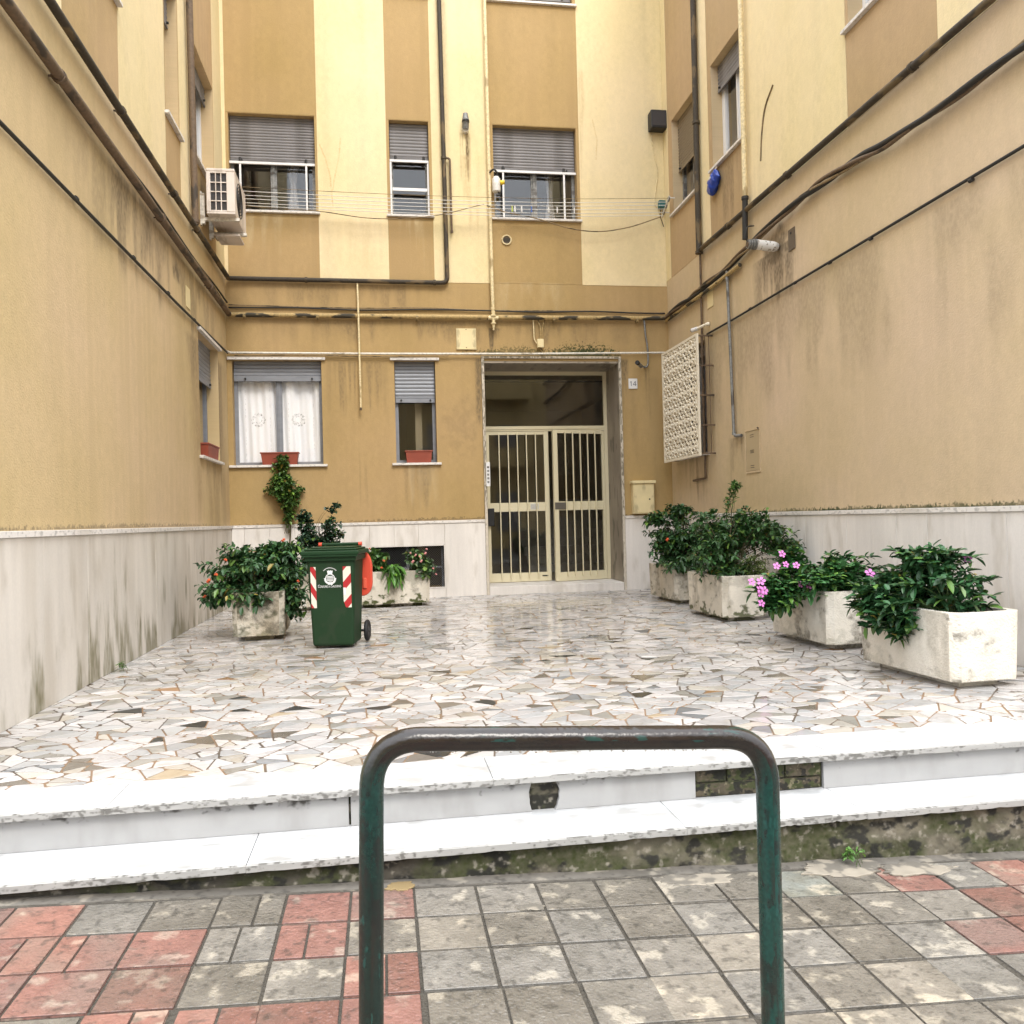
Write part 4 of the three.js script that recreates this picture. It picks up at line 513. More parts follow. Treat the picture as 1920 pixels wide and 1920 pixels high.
{ const t = thing('cover_plate', 'square cream cover plate screwed to the wall left blank above the entrance', 'cover plate', W('back', 1.273, 3.83, 0).toArray()); mesh('plate', rbox(-0.148, 0.148, -0.152, 0.152, 0.001, 0.018, 0.004), creamBox, t); for (const y of [-0.135, 0.135]) mesh('screw', cyl(V(0, y, 0.017), V(0, y, 0.024), 0.008, 0.006, 8), pipeBrown, t); mesh('drip_edge', box(-0.15, 0.15, -0.162, -0.1525, 0.001, 0.024), creamBox, t); }
{ const t = thing('meter_cabinet', 'cream metal meter cabinet with overhanging lid beside the entrance', 'cabinet', W('back', 3.92, 1.155, 0).toArray()); mesh('case', rbox(-0.165, 0.165, 0, 0.46, 0.001, 0.12, 0.006), creamBox, t); mesh('door', rbox(-0.15, 0.15, 0.015, 0.445, 0.1205, 0.128, 0.003), creamBox, t); mesh('lid', rbox(-0.185, 0.185, 0.461, 0.505, 0.001, 0.15, 0.006), creamBox, t); mesh('lock', cyl(V(0.085, 0.22, 0.127), V(0.085, 0.22, 0.134), 0.012), darkMetal, t); }
{ const c = W('back', 1.92, 5.32, 0.004), t = thing('round_vent', 'round dark vent with a pale ring in the wall below the upper window', 'vent', c.toArray()); const ring = new THREE.TorusGeometry(0.068, 0.012, 8, 24); ring.translate(0, 0, 0.012); mesh('ring', clean(ring), pipeCream, t); mesh('grille', cyl(V(0, 0, 0), V(0, 0, 0.01), 0.064, 0.064, 20), std({ color: lin(0.06, 0.055, 0.04), roughness: 0.8 }), t); mesh('slot', join([-0.04, -0.02, 0, 0.02, 0.04].map((y) => box(-Math.sqrt(0.0034 - y * y), Math.sqrt(0.0034 - y * y), y - 0.004, y + 0.004, 0.0102, 0.014))), pipeBrown, t); }
{ const c = W('back', 1.336, 7.0, 0), t = thing('flue_outlet', 'small metal flue outlet poking from the cream wall above rust streaks', 'flue', c.toArray()); mesh('collar', cyl(V(0, -0.05, 0.001), V(0, -0.05, 0.07), 0.055, 0.05, 16), pipeWhite, t); mesh('cowl', join([cyl(V(0, -0.05, 0.06), V(0, 0.06, 0.1), 0.05, 0.05, 16), cyl(V(0, 0.06, 0.1), V(0, 0.16, 0.1), 0.052, 0.035, 16)]), pipeGrey, t); mesh('band', cyl(V(0, 0.03, 0.1), V(0, 0.05, 0.1), 0.056, 0.056, 16), darkMetal, t); }
{ const t = thing('wall_speaker', 'black box-shaped floodlight fixed high on the cream wall near the corner', 'floodlight', W('back', 4.3, 7.04, 0).toArray()); mesh('case', rbox(-0.13, 0.12, 0, 0.28, 0.02, 0.2, 0.015), blackPlastic, t); mesh('bracket', box(-0.04, 0.04, 0.06, 0.2, 0.001, 0.0195), darkMetal, t); mesh('glass_front', box(-0.11, 0.1, 0.03, 0.25, 0.2005, 0.206), std({ color: lin(0.05, 0.05, 0.055), roughness: 0.15 }), t); t.name = numbered('floodlight'); }
{ const t = thing('switch_box', 'small green electrical box in the corner where the clotheslines end', 'electrical box', W('back', 4.348, 5.86, 0).toArray()); mesh('case', rbox(-0.055, 0.05, 0, 0.11, 0.03, 0.11, 0.008), std({ color: lin(0.03, 0.12, 0.12), roughness: 0.5 }), t); mesh('bracket', box(-0.02, 0.02, 0.03, 0.07, 0.001, 0.0295), darkMetal, t); mesh('cable_tail', tube(smooth([V(-0.02, 0.0, 0.07), V(-0.03, -0.12, 0.06), V(0.0, -0.2, 0.05), V(0.03, -0.28, 0.04)], 12), 0.006, 6), cableDark, t); }
pipe('wall_cable', 'thin pale cable looping down the cream wall to the small green box', 'cable', [[4.22, 7.04], [4.25, 6.75], [4.31, 6.45], [4.27, 6.15], [4.25, 5.95], [4.31, 5.86]].map(([u, v]) => W('back', u, v, 0.02)), 0.006, pipeCream, { smooth: 30 });
// number plate, cameras
{ const font = await new FontLoader().loadAsync('fonts/droid/droid_sans_regular.typeface.json');
  const t = thing('house_number_plate', 'small white house number plate reading 14 beside the entrance', 'number plate', W('back', 3.828, 3.157, 0).toArray()); mesh('plate', rbox(-0.07, 0.07, -0.078, 0.078, 0.001, 0.014, 0.004), whitePaint, t);
  const g = new TextGeometry('14', { font, size: 0.075, depth: 0.002, curveSegments: 4 }); g.computeBoundingBox(); const bb = g.boundingBox; g.translate(-(bb.min.x + bb.max.x) / 2, -(bb.min.y + bb.max.y) / 2, 0.0135); mesh('numerals', clean(g), std({ color: lin(0.1, 0.11, 0.14), roughness: 0.6 }), t);
  globalThis.__font = font; }
pipe('wall_conduit', 'grey conduit dropping from the thick pipe to the small camera beside the entrance', 'conduit', [[4.02, 4.14], [4.035, 3.9], [4.06, 3.72], [4.06, 3.45], [4.03, 3.4]].map(([u, v]) => W('back', u, v, 0.05)), 0.014, pipeGrey, { smooth: 24 });
{ const t = thing('security_camera', 'small dark dome-ended security camera beside the entrance under the white pipe', 'security camera', W('back', 3.95, 3.41, 0).toArray()); mesh('body', cyl(V(-0.01, 0.0, 0.09), V(-0.1, 0.03, 0.2), 0.03, 0.03, 14), pipeGrey, t); mesh('lens', cyl(V(-0.09, 0.027, 0.19), V(-0.115, 0.035, 0.218), 0.034, 0.034, 14), blackPlastic, t); mesh('arm', join([cyl(V(0.07, 0.0, 0.001), V(0.05, 0.0, 0.06), 0.016), cyl(V(0.05, 0, 0.06), V(-0.01, 0, 0.09), 0.013)]), pipeGrey, t); }
{ const t = thing('security_camera', 'white bullet security camera on the side wall above the lattice window cage', 'security camera', [XR, 3.68, -10.72]); t.scale.setScalar(0.58); mesh('body', cyl(V(-0.2, -0.02, -0.22), V(-0.28, -0.03, -0.38), 0.045, 0.048, 16), whitePaint, t); mesh('lens', cyl(V(-0.281, -0.0305, -0.382), V(-0.29, -0.032, -0.4), 0.04, 0.04, 16), blackPlastic, t); mesh('mount', join([cyl(V(-0.001, 0.03, 0.02), V(-0.08, 0.03, -0.02), 0.05, 0.04, 14), cyl(V(-0.08, 0.03, -0.02), V(-0.2, -0.02, -0.22), 0.03, 0.035, 12)]), latticeMat, t); }
// right wing: stack, runs, cable bundle
pipe('downpipe', 'dark vertical downpipe between the two upper windows of the wing with the lattice cage', 'pipe', [W('right', -10.83, 9.4, 0.06), W('right', -10.87, 4.7, 0.06)], 0.04, pipeDark, { seg: 12, clamps: [{ p: W('right', -10.87, 4.72, 0.06), ax: AX.y }, { p: W('right', -10.85, 6.5, 0.06), ax: AX.y }] });
pipe('wall_conduit', 'thin dark conduit falling from the downpipe past the lattice cage and hooking back under it', 'conduit', [W('right', -10.88, 4.7, 0.04), W('right', -10.92, 3.5, 0.03), W('right', -10.93, 1.62, 0.03), W('right', -11.38, 1.61, 0.03)], 0.016, pipeBrown, { rad: 0.04, clamps: [{ p: W('right', -10.93, 2.75, 0.03), ax: AX.y }] });
pipe('drain_pipe', 'dark horizontal drain pipe along the wing with the lattice cage at upper-storey level', 'pipe', [W('right', -10.87, 4.745, 0.06), W('right', -4, 4.74, 0.06)], 0.033, pipeDark, { seg: 12, clamps: [-9.9, -8.35, -6.2].map((u) => ({ p: W('right', u, 4.742, 0.06), ax: AX.z, n: V(0.06, 0, 0) })) });
{ const pts = [[-12.3, 4.16], [-11.5, 4.19], [-10.87, 4.215], [-9.9, 4.25], [-9.2, 4.3], [-8.43, 4.355], [-7.86, 4.39], [-7.18, 4.345], [-6.43, 4.27], [-5.4, 4.25], [-4, 4.24]].map(([u, v]) => W('right', u, v, 0.06)), base = smooth(pts, 130);
  for (let k = 0; k < 3; k++) pipe('bundled_cable', ['thickest dark cable of the twisted bundle slung along the wing with the lattice cage', 'second cable twisted round the bundle on the wing with the lattice cage', 'thin cable twisted round the bundle on the wing with the lattice cage'][k], 'cable', base.map((p, i) => V(p.x + 0.018 * Math.cos(i * 0.13 + k * 2.1 + 2 * vn(i * 0.11, k)), p.y + 0.024 * Math.sin(i * 0.13 + k * 2.1 + 2 * vn(i * 0.11, k)) + 0.012 * (vn(i * 0.2, k * 5) - 0.5), p.z)), [0.026, 0.02, 0.014][k], [cableDark, pipeBrown, cableTan][k], { smooth: 200, seg: 7 });
  pipe('main_pipe', 'straight stained pipe under the cable bundle near the inner corner', 'pipe', [W('right', -12.3, 4.12, 0.05), W('right', -10.2, 4.14, 0.05), W('right', -9.6, 4.16, 0.05)], 0.026, pipeTan); }
pipe('wall_conduit', 'long thin dark conduit along the wing with the lattice cage at lintel height', 'conduit', [W('right', -10.75, 3.57, 0.025), W('right', -9.87, 3.563, 0.025), W('right', -4, 3.6, 0.025)], 0.013, cableDark, { clamps: [-9.4, -8.3, -7.6, -6.9, -5.6].map((u) => ({ p: W('right', u, 3.57, 0.025), ax: AX.z })) });
pipe('supply_pipe', 'cream vertical pipe turning black at its foot beside the blue bag', 'pipe', [W('right', -9.33, 9.3, 0.07), W('right', -9.36, 4.88, 0.07)], 0.03, pipeCream, { seg: 12 });
pipe('supply_pipe', 'short black pipe end below the cream vertical pipe', 'pipe', [W('right', -9.36, 4.9, 0.07), W('right', -9.39, 4.4, 0.07)], 0.034, cableDark, { seg: 12, clamps: [{ p: W('right', -9.36, 4.885, 0.07), ax: AX.y }] });
pipe('wall_conduit', 'grey metal conduit dropping to the flush access door on the wing with the lattice cage', 'conduit', [W('right', -9.985, 4.2, 0.05), W('right', -9.93, 2.1, 0.04), W('right', -9.73, 2.085, 0.03)], 0.02, pipeGrey, { rad: 0.06, clamps: [{ p: W('right', -9.93, 2.13, 0.04), ax: AX.y }, { p: W('right', -9.985, 4.1, 0.05), ax: AX.y }] });
pipe('wall_cable', 'short peeling cable end on the cream wall beside the cream vertical pipe', 'cable', [[-9.05, 5.2], [-9.0, 5.5], [-8.9, 5.75], [-8.7, 5.9]].map(([u, v]) => W('right', u, v, 0.012)), 0.009, cableTan, { smooth: 14 });
{ const t = put(new THREE.Group(), 'right'); t.name = 'access_door'; scene.add(t); t.position.copy(W('right', -9.48, 1.61, 0)); tag(t, 'flush beige access door with vent slots in the side wall', 'access door');
  mesh('frame', join([box(-0.2, 0.2, 0, 0.02, 0.001, 0.012), box(-0.2, 0.2, 0.51, 0.53, 0.001, 0.014), box(-0.2, -0.185, 0.02, 0.51, 0.001, 0.012), box(0.185, 0.2, 0.02, 0.51, 0.001, 0.012)]), matTanRight, t); const leaf = mesh('door', rbox(-0.18, 0.18, 0.024, 0.506, 0.001, 0.009, 0.002), std({ color: lin(0.44, 0.34, 0.2), roughness: 0.7 }), t);
  mesh('vent_slot', join([0.06, 0.085, 0.24, 0.255, 0.27, 0.43, 0.455].map((y) => box(-0.06, 0.04, y, y + 0.006, 0.0092, 0.0105))), darkMetal, leaf); mesh('hinge', cyl(V(0.17, 0.52, 0.012), V(0.2, 0.52, 0.03), 0.012), pipeBrown, t); }
{ const t = thing('wall_lamp', 'white cylindrical lamp with ribbed base sticking out from the side wall', 'wall lamp', [XR, 4.08, -8.68]); mesh('housing', join([cyl(V(-0.06, 0, 0), V(-0.27, 0.02, 0), 0.055, 0.055, 20), cyl(V(-0.02, -0.002, 0), V(-0.06, 0, 0), 0.04, 0.055, 20)]), std({ map: colorTex(0, 1, 0, 1, 200, (u, v, o) => { const k = 0.95; o[0] = 0.74 * k; o[1] = 0.71 * k; o[2] = 0.66 * k; mix3(o, [0.2, 0.15, 0.1], 0.8 * sstep(0.62, 0.72, fbm(u * 12, v * 12, 4))); }, true), roughness: 0.5 }), t); mesh('base_ring', join([0, 1, 2, 3].map((i) => cyl(V(-0.275 - i * 0.026, 0.02, 0), V(-0.293 - i * 0.026, 0.02, 0), 0.06 - i * 0.003, 0.06 - i * 0.003, 18))), pipeGrey, t); mesh('stem', join([cyl(V(-0.27, 0.02, 0), V(-0.38, 0.02, 0), 0.04, 0.03, 14), cyl(V(-0.001, 0, 0), V(-0.03, 0, 0), 0.03, 0.03, 10)]), pipeBrown, t); mesh('wire', tube(smooth([V(-0.37, 0.03, 0), V(-0.4, 0.1, 0.02), V(-0.38, 0.2, 0.03), V(-0.3, 0.22, 0.02)], 14), 0.008, 6), cableDark, t); }
{ const t = thing('wall_plate', 'small dark metal plate on the side wall behind the white cylindrical lamp', 'plate', [XR, 4.08, -8.38]); mesh('plate', rbox(-0.012, -0.001, -0.13, 0.1, -0.07, 0.07, 0.003), std({ color: lin(0.12, 0.09, 0.06), roughness: 0.7 }), t); mesh('bolt', cyl(V(-0.011, 0.05, 0), V(-0.02, 0.05, 0), 0.012), darkMetal, t); }
for (const [s, u, v, lab] of [['right', -10.66, 4.03, 'small pale rectangular blank plate high on the side wall near the cable bundle'], ['left', 9.99, 3.76, 'small pale blank plate on the side wing with the air conditioner']]) { const m = put(mesh('blank_plate', rbox(-0.1, 0.1, -0.12, 0.12, 0.001, 0.008, 0.002), creamBox), s); m.position.copy(W(s, u, v, 0)); tag(m, lab, 'plate'); }
// left wing: brown vertical pipe
pipe('downpipe', 'brown vertical downpipe between the upper windows of the side wing with the air conditioner', 'pipe', [W('left', 10.08, 9.4, 0.06), W('left', 10.2, 4.68, 0.06)], 0.04, pipeBrown, { seg: 12, clamps: [{ p: W('left', 10.2, 4.72, 0.06), ax: AX.y }] });

// ------------------------------------------------------------------ clotheslines and slack cables
{
  const t = thing('clothesline', 'set of thin white clotheslines stretched across the rear wall below the upper windows', 'clothesline', W('back', -2.05, 5.7, 0.3).toArray()), b = W('back', -2.05, 5.7, 0.3).toArray();
  const ys = [[5.83, 5.875, 0.42], [5.795, 5.84, 0.36], [5.76, 5.815, 0.30], [5.735, 5.78, 0.24], [5.7, 5.75, 0.18], [5.68, 5.72, 0.13]];
  ys.forEach(([a, c, w], i) => mesh('line', loc(tube(smooth([W('back', -2.03, a, w), W('back', -0.4, (a * 2 + c) / 3 - 0.045, w), W('back', 1.1, (a + c) / 2 - 0.06, w), W('back', 2.8, (a + 2 * c) / 3 - 0.045, w), W('back', 4.33, c, w)], 40), i < 1 ? 0.0035 : 0.0047, 5), b), i < 1 ? cableTan : lineWhite, t));
  mesh('bracket', loc(join([box(-2.06, -2.03, 5.66, 5.86, ZB + 0.001, ZB + 0.02), cyl(W('back', -2.045, 5.84, 0.01), W('back', -2.035, 5.84, 0.45), 0.008), cyl(W('back', -2.045, 5.69, 0.01), W('back', -2.035, 5.69, 0.3), 0.008)]), b), darkMetal, t);
  mesh('bracket', loc(join([cyl(V(XR - 0.004, 5.87, ZB + 0.45), V(XR - 0.09, 5.87, ZB + 0.44), 0.01), cyl(V(XR - 0.004, 5.74, ZB + 0.2), V(XR - 0.09, 5.74, ZB + 0.2), 0.01), cyl(V(XR - 0.09, 5.89, ZB + 0.46), V(XR - 0.09, 5.7, ZB + 0.12), 0.012)]), b), pipeWhite, t);
  const pul = mesh('pulley', loc(join([0.42, 0.3, 0.18].map((w, i) => { const g = new THREE.TorusGeometry(0.03, 0.011, 6, 14); g.rotateY(Math.PI / 2); g.translate(4.33, 5.86 - i * 0.055, ZB + w); return clean(g); })), b), pipeGrey, t);
}
pipe('slack_cable', 'slack thin cable sagging below the narrow upper window', 'cable', [[-2.0, 5.66], [-1.4, 5.62], [-0.82, 5.6], [-0.05, 5.52], [0.8, 5.58], [1.57, 5.78]].map(([u, v]) => W('back', u, v, 0.2)), 0.006, cableTan, { smooth: 40 });
pipe('slack_cable', 'slack thin cable sagging below the upper window over the entrance', 'cable', [[1.62, 5.79], [1.9, 5.7], [2.34, 5.625], [2.9, 5.48], [3.33, 5.45], [3.8, 5.53], [4.3, 5.7]].map(([u, v]) => W('back', u, v, 0.12)), 0.008, cableTan, { smooth: 50 });
{ const cols = [lin(0.5, 0.55, 0.1), lin(0.75, 0.74, 0.72), lin(0.75, 0.74, 0.72), lin(0.08, 0.16, 0.45), lin(0.75, 0.74, 0.72), lin(0.75, 0.74, 0.72), lin(0.75, 0.74, 0.72)], us = [1.98, 2.02, 2.12, 2.27, 2.53, 2.66, 2.92], names = ['yellow', 'white', 'white', 'blue', 'white', 'white', 'white'];
  us.forEach((u, i) => { const t = thing('clothes_peg', names[i] + ' plastic clothes peg on the line in front of the upper window over the entrance', 'clothes peg', W('back', u, 5.715, 0.24).toArray(), 0.2 * i, 'clothes pegs on the line over the entrance'), m = std({ color: cols[i], roughness: 0.5 }); mesh('jaw', join([rbox(-0.009, -0.001, -0.05, 0.04, -0.007, 0.007, 0.002), box(-0.012, -0.009, -0.05, -0.02, -0.006, 0.006)]), m, t); mesh('jaw', join([rbox(0.001, 0.009, -0.05, 0.04, -0.007, 0.007, 0.002), box(0.009, 0.012, -0.05, -0.02, -0.006, 0.006)]), m, t); }); }
{ const t = thing('hanging_bottle', 'white plastic bottle with yellow cap tied to the cream vertical pipe', 'bottle', W('back', 1.77, 5.99, 0.12).toArray()); const pr = [[0.001, 0], [0.055, 0.004], [0.062, 0.02], [0.062, 0.11], [0.066, 0.12], [0.062, 0.13], [0.06, 0.2], [0.035, 0.235], [0.001, 0.24]].map(([x, y]) => new THREE.Vector2(x, y)); mesh('body', clean(new THREE.LatheGeometry(pr, 18)), std({ color: lin(0.66, 0.64, 0.6), roughness: 0.45 }), t); mesh('cap', cyl(V(0.055, 0.14, 0.02), V(0.12, 0.145, 0.03), 0.034, 0.03, 14), std({ color: lin(0.75, 0.52, 0.02), roughness: 0.5 }), t); mesh('strap', join([tube(smooth([V(-0.095, 0.3, -0.02), V(-0.04, 0.33, 0.03), V(0.02, 0.28, 0.01), V(0, 0.23, 0)], 12), 0.014, 6), tube(smooth([V(0.02, 0.02, 0), V(0.05, -0.03, 0), V(0.0, -0.05, 0.02)], 8), 0.016, 6)]), darkMetal, t); }
{ const t = thing('peg_bag', 'crumpled blue plastic bag hanging on the side wall below a window', 'bag', [XR - 0.05, 5.31, -10.32]); const g = new THREE.SphereGeometry(0.5, 26, 22), p = g.attributes.position; for (let i = 0; i < p.count; i++) { const x = p.getX(i), y = p.getY(i), z = p.getZ(i), n = 0.45 + 1.1 * fbm(x * 7 + 3, y * 7 + z * 8, 3), tp = clamp(0.5 - y) * 1.2; p.setXYZ(i, x * 0.12 * n, 0.15 + y * 0.3, z * (0.1 + 0.22 * Math.sin(clamp(y + 0.55) * 2.9)) * n + y * 0.12); } g.computeVertexNormals(); mesh('sack', clean(g), std({ color: lin(0.012, 0.045, 0.3), roughness: 0.35 }), t); mesh('tie', tube([V(0, 0.29, 0.06), V(0.03, 0.36, 0.08)], 0.012, 6), std({ color: lin(0.5, 0.42, 0.35), roughness: 0.7 }), t); mesh('print', box(-0.065, -0.06, 0.19, 0.215, -0.01, 0.045), whitePaint, t); }

// ------------------------------------------------------------------ air conditioner on the left wing
{
  const z1 = -10.66, z0 = -11.5, t = thing('air_conditioner', 'beige outdoor air conditioner unit on wall brackets below an upper window', 'air conditioner', [XL, 4.98, (z0 + z1) / 2]), L = (z1 - z0) / 2, m = std({ map: colorTex(0, 1, 0, 1, 200, (u, v, o) => { const k = 0.93 + 0.14 * fbm(u * 9, v * 9); o[0] = 0.68 * k; o[1] = 0.6 * k; o[2] = 0.53 * k; mix3(o, [0.3, 0.24, 0.17], 0.4 * sstep(0.6, 0.8, fbm(u * 14, v * 4, 3))); }, true), roughness: 0.5 });
  const x0 = 0.1, x1 = 0.44; mesh('casing', join([rbox(x0, x1, 0, 0.03, -L, L, 0.01), rbox(x0, x1, 0.53, 0.57, -L, L, 0.012), rbox(x1 - 0.1, x1, 0.03, 0.53, -L, L, 0.008), rbox(x0, x0 + 0.05, 0.03, 0.53, -L, L, 0.008), box(x0 + 0.05, x1 - 0.1, 0.03, 0.53, -L, L - 0.05), box(x0 + 0.05, x1 - 0.1, 0.03, 0.05, L - 0.05, L - 0.002), box(x0 + 0.05, x1 - 0.1, 0.51, 0.53, L - 0.05, L - 0.002)]), m, t);
  const fins = []; for (let x = x0 + 0.055; x < x1 - 0.102; x += 0.007) fins.push(box(x, x + 0.002, 0.05, 0.51, L - 0.049, L - 0.02)); mesh('coil_fins', join(fins), std({ color: lin(0.16, 0.15, 0.15), roughness: 0.5, metalness: 0.4 }), t);
  const gr = []; for (let i = 1; i < 3; i++) gr.push(box(x0 + 0.05 + 0.19 * i / 3 - 0.006, x0 + 0.05 + 0.19 * i / 3 + 0.006, 0.05, 0.51, L - 0.015, L - 0.003)); for (let i = 1; i < 4; i++) gr.push(box(x0 + 0.05, x1 - 0.1, 0.05 + 0.46 * i / 4 - 0.006, 0.05 + 0.46 * i / 4 + 0.006, L - 0.0155, L - 0.0035)); mesh('guard_grid', join(gr), m, t);
  const fan = []; for (const R of [0.05, 0.09, 0.13, 0.17, 0.21]) { const g = new THREE.TorusGeometry(R, 0.005, 5, 28); g.rotateY(Math.PI / 2); g.translate(x1 + 0.006, 0.28, 0.1); fan.push(clean(g)); } for (let k = 0; k < 6; k++) fan.push(cyl(V(x1 + 0.006, 0.28, 0.1), V(x1 + 0.006, 0.28 + 0.21 * Math.cos(k), 0.1 + 0.21 * Math.sin(k)), 0.004, 0.004, 4)); mesh('fan_grille', join(fan), darkMetal, t);
  for (const z of [L - 0.14, -L + 0.16]) mesh('bracket', join([box(0.0215, 0.055, -0.08, 0.3, z - 0.025, z + 0.025), box(0.055, 0.47, -0.04, -0.001, z - 0.025, z + 0.025), box(0.001, 0.021, -0.1, 0.32, z - 0.03, z + 0.03)]), pipeWhite, t);
  mesh('base_tray', join([rbox(x0 + 0.02, x1 - 0.02, -0.13, -0.095, -L + 0.05, L - 0.42, 0.01), box(x0 + 0.05, x1 - 0.1, -0.095, -0.0415, -L + 0.1, -L + 0.14)]), m, t); mesh('refrigerant_pipe', tube(smooth([V(0.2, 0.12, -L + 0.01), V(0.16, 0.02, -L - 0.1), V(0.05, 0.0, -L - 0.14), V(0.01, 0.1, -L - 0.15)], 16), 0.016, 8), pipeWhite, t);
}
// ------------------------------------------------------------------ lattice cage in front of a window of the right wing
{
  const t = thing('lattice_cage', 'cream openwork lattice cage bolted over the ground-floor window of the side wing', 'window cage', [XR, 1.91, -11.32]), L = 0.71, H = 1.64, x = -0.22;
  mesh('frame', join([box(x - 0.014, x + 0.014, 0, 0.035, -L, L), box(x - 0.014, x + 0.014, H - 0.035, H, -L, L), box(x - 0.014, x + 0.014, 0.035, H - 0.035, -L, -L + 0.035), box(x - 0.014, x + 0.014, 0.035, H - 0.035, L - 0.035, L)]), latticeMat, t);
  for (const y of [0.02, 0.4, 0.8, 1.2, H - 0.04]) for (const z of [-L + 0.002, L - 0.022]) mesh('side_stay', box(x + 0.0145, -0.001, y, y + 0.02, z, z + 0.02), pipeBrown, t);
  for (let k = 0; k < 3; k++) mesh('side_bar', box(x + 0.05 + k * 0.055, x + 0.058 + k * 0.055, 0.0405, H - 0.0405, L - 0.02, L - 0.012), pipeBrown, t);
  const n = 6, mh = 8, dz = (2 * L - 0.07) / n, dy = (H - 0.07) / mh, ring = new THREE.TorusGeometry(dy * 0.27, 0.0135, 6, 14), geo = [ring];
  for (let k = 0; k < 4; k++) { const a = k * Math.PI / 2 + Math.PI / 4; geo.push(cyl(V(Math.cos(a) * dy * 0.3, Math.sin(a) * dy * 0.3, 0), V(Math.cos(a) * dy * 0.71, Math.sin(a) * dy * 0.71, 0), 0.013, 0.013, 6)); const g = new THREE.TorusGeometry(dy * 0.15, 0.011, 5, 8, Math.PI); g.rotateZ(k * Math.PI / 2 - Math.PI / 2); g.translate(Math.cos(k * Math.PI / 2) * dy * 0.3, Math.sin(k * Math.PI / 2) * dy * 0.3, 0); geo.push(g); }
  geo.push(new THREE.SphereGeometry(0.026, 7, 6)); const cell = metreUV(join(geo)); cell.rotateY(Math.PI / 2); cell.scale(1, 1, dz / dy);
  for (let i = 0; i < n; i++) for (let j = 0; j < mh; j++) { const c = mesh('lattice_motif', cell, latticeMat, t); c.position.set(x, 0.035 + dy * (j + 0.5), -L + 0.035 + dz * (i + 0.5)); }
}
// ------------------------------------------------------------------ terracotta flower boxes on the sills
function flowerBox(side, u0, u1, v, w, label) {
  const c = W(side, (u0 + u1) / 2, v, w), t = thing('flower_box', label, 'flower box', c.toArray(), FR[side].r), l = (u1 - u0) / 2, h = 0.18, d = 0.075;
  const tap = (x0, x1, y0, y1, z0, z1, k) => { const g = box(x0, x1, y0, y1, z0, z1), p = g.attributes.position; for (let i = 0; i < p.count; i++) { const s = 1 - k * (1 - (p.getY(i)) / h); p.setXYZ(i, p.getX(i) * s, p.getY(i), p.getZ(i) * s); } g.computeVertexNormals(); return g; };
  mesh('trough', join([tap(-l + 0.01, l - 0.01, 0.001, h - 0.02, d - 0.012, d, 0.1), tap(-l + 0.01, l - 0.01, 0.001, h - 0.02, -d, -d + 0.012, 0.1), tap(-l + 0.01, -l + 0.022, 0.001, h - 0.02, -d + 0.012, d - 0.012, 0.1), tap(l - 0.022, l - 0.01, 0.001, h - 0.02, -d + 0.012, d - 0.012, 0.1), tap(-l + 0.022, l - 0.022, 0.001, 0.012, -d + 0.012, d - 0.012, 0.1)]), terracotta, t);
  mesh('rim', join([rbox(-l, l, h - 0.019, h, d - 0.008, d + 0.01, 0.004), rbox(-l, l, h - 0.019, h, -d - 0.01, -d + 0.008, 0.004), rbox(-l, -l + 0.02, h - 0.0185, h - 0.0005, -d, d, 0.004), rbox(l - 0.02, l, h - 0.0185, h - 0.0005, -d, d, 0.004)]), terracotta, t);
  mesh('soil', box(-l + 0.03, l - 0.03, h - 0.06, h - 0.03, -d + 0.014, d - 0.014), soilMat, t); return t;
}
flowerBox('back', -1.735, -1.19, SILL1, -0.035, 'terracotta flower box on the sill of the lace-curtained window');
flowerBox('back', 0.325, 0.735, SILL1, -0.035, 'empty terracotta flower box on the narrow window sill near the entrance');
flowerBox('left', 10.75, 11.45, SILL1, -0.035, 'terracotta flower box on the window sill of the side wing');

// ------------------------------------------------------------------ concrete planters
const planterTex = (a, seed, top, bottom, brown) => std({ map: colorTex(-0.6, 0.6, 0, 0.5, 420, (u, v, o) => { const k = 0.84 + 0.3 * fbm(u * 6 + seed, v * 6, 4) + 0.07 * (vn(u * 130, v * 130) - 0.5); o[0] = a[0] * k; o[1] = a[1] * k; o[2] = a[2] * k;
  mix3(o, [0.42, 0.33, 0.21], 0.8 * brown * sstep(0.35, 0.8, fbm(u * 4 + seed * 3, v * 3 + 2, 5))); mix3(o, [0.2, 0.165, 0.11], (0.3 + 0.4 * brown) * sstep(0.5, 0.85, fbm(u * 10 + seed, v * 3, 5) + 0.4 * brown * (v - 0.2)) * (0.5 + 0.8 * fbm(u * 60, v * 60, 3)));
  mix3(o, [0.065, 0.075, 0.022], bottom * sstep(0.52, 0.74, fbm(u * 17 + seed * 2, v * 24, 6) + 1.9 * (0.13 - v))); mix3(o, [0.05, 0.052, 0.02], 0.85 * top * sstep(0.48, 0.74, fbm(u * 12 + seed * 5, v * 15, 6) + 0.9 * (v - 0.26))); mix3(o, [0.09, 0.078, 0.055], 0.75 * sstep(0.6, 0.8, fbm(u * 7 + seed * 9, v * 9, 6) + 1.1 * Math.max(0, 0.1 - v) + 0.9 * Math.max(0, v - 0.42)) * (0.35 + 0.9 * fbm(u * 80, v * 80, 3))); }), roughness: 0.88, bumpMap: stuccoBump, bumpScale: 0.005 });
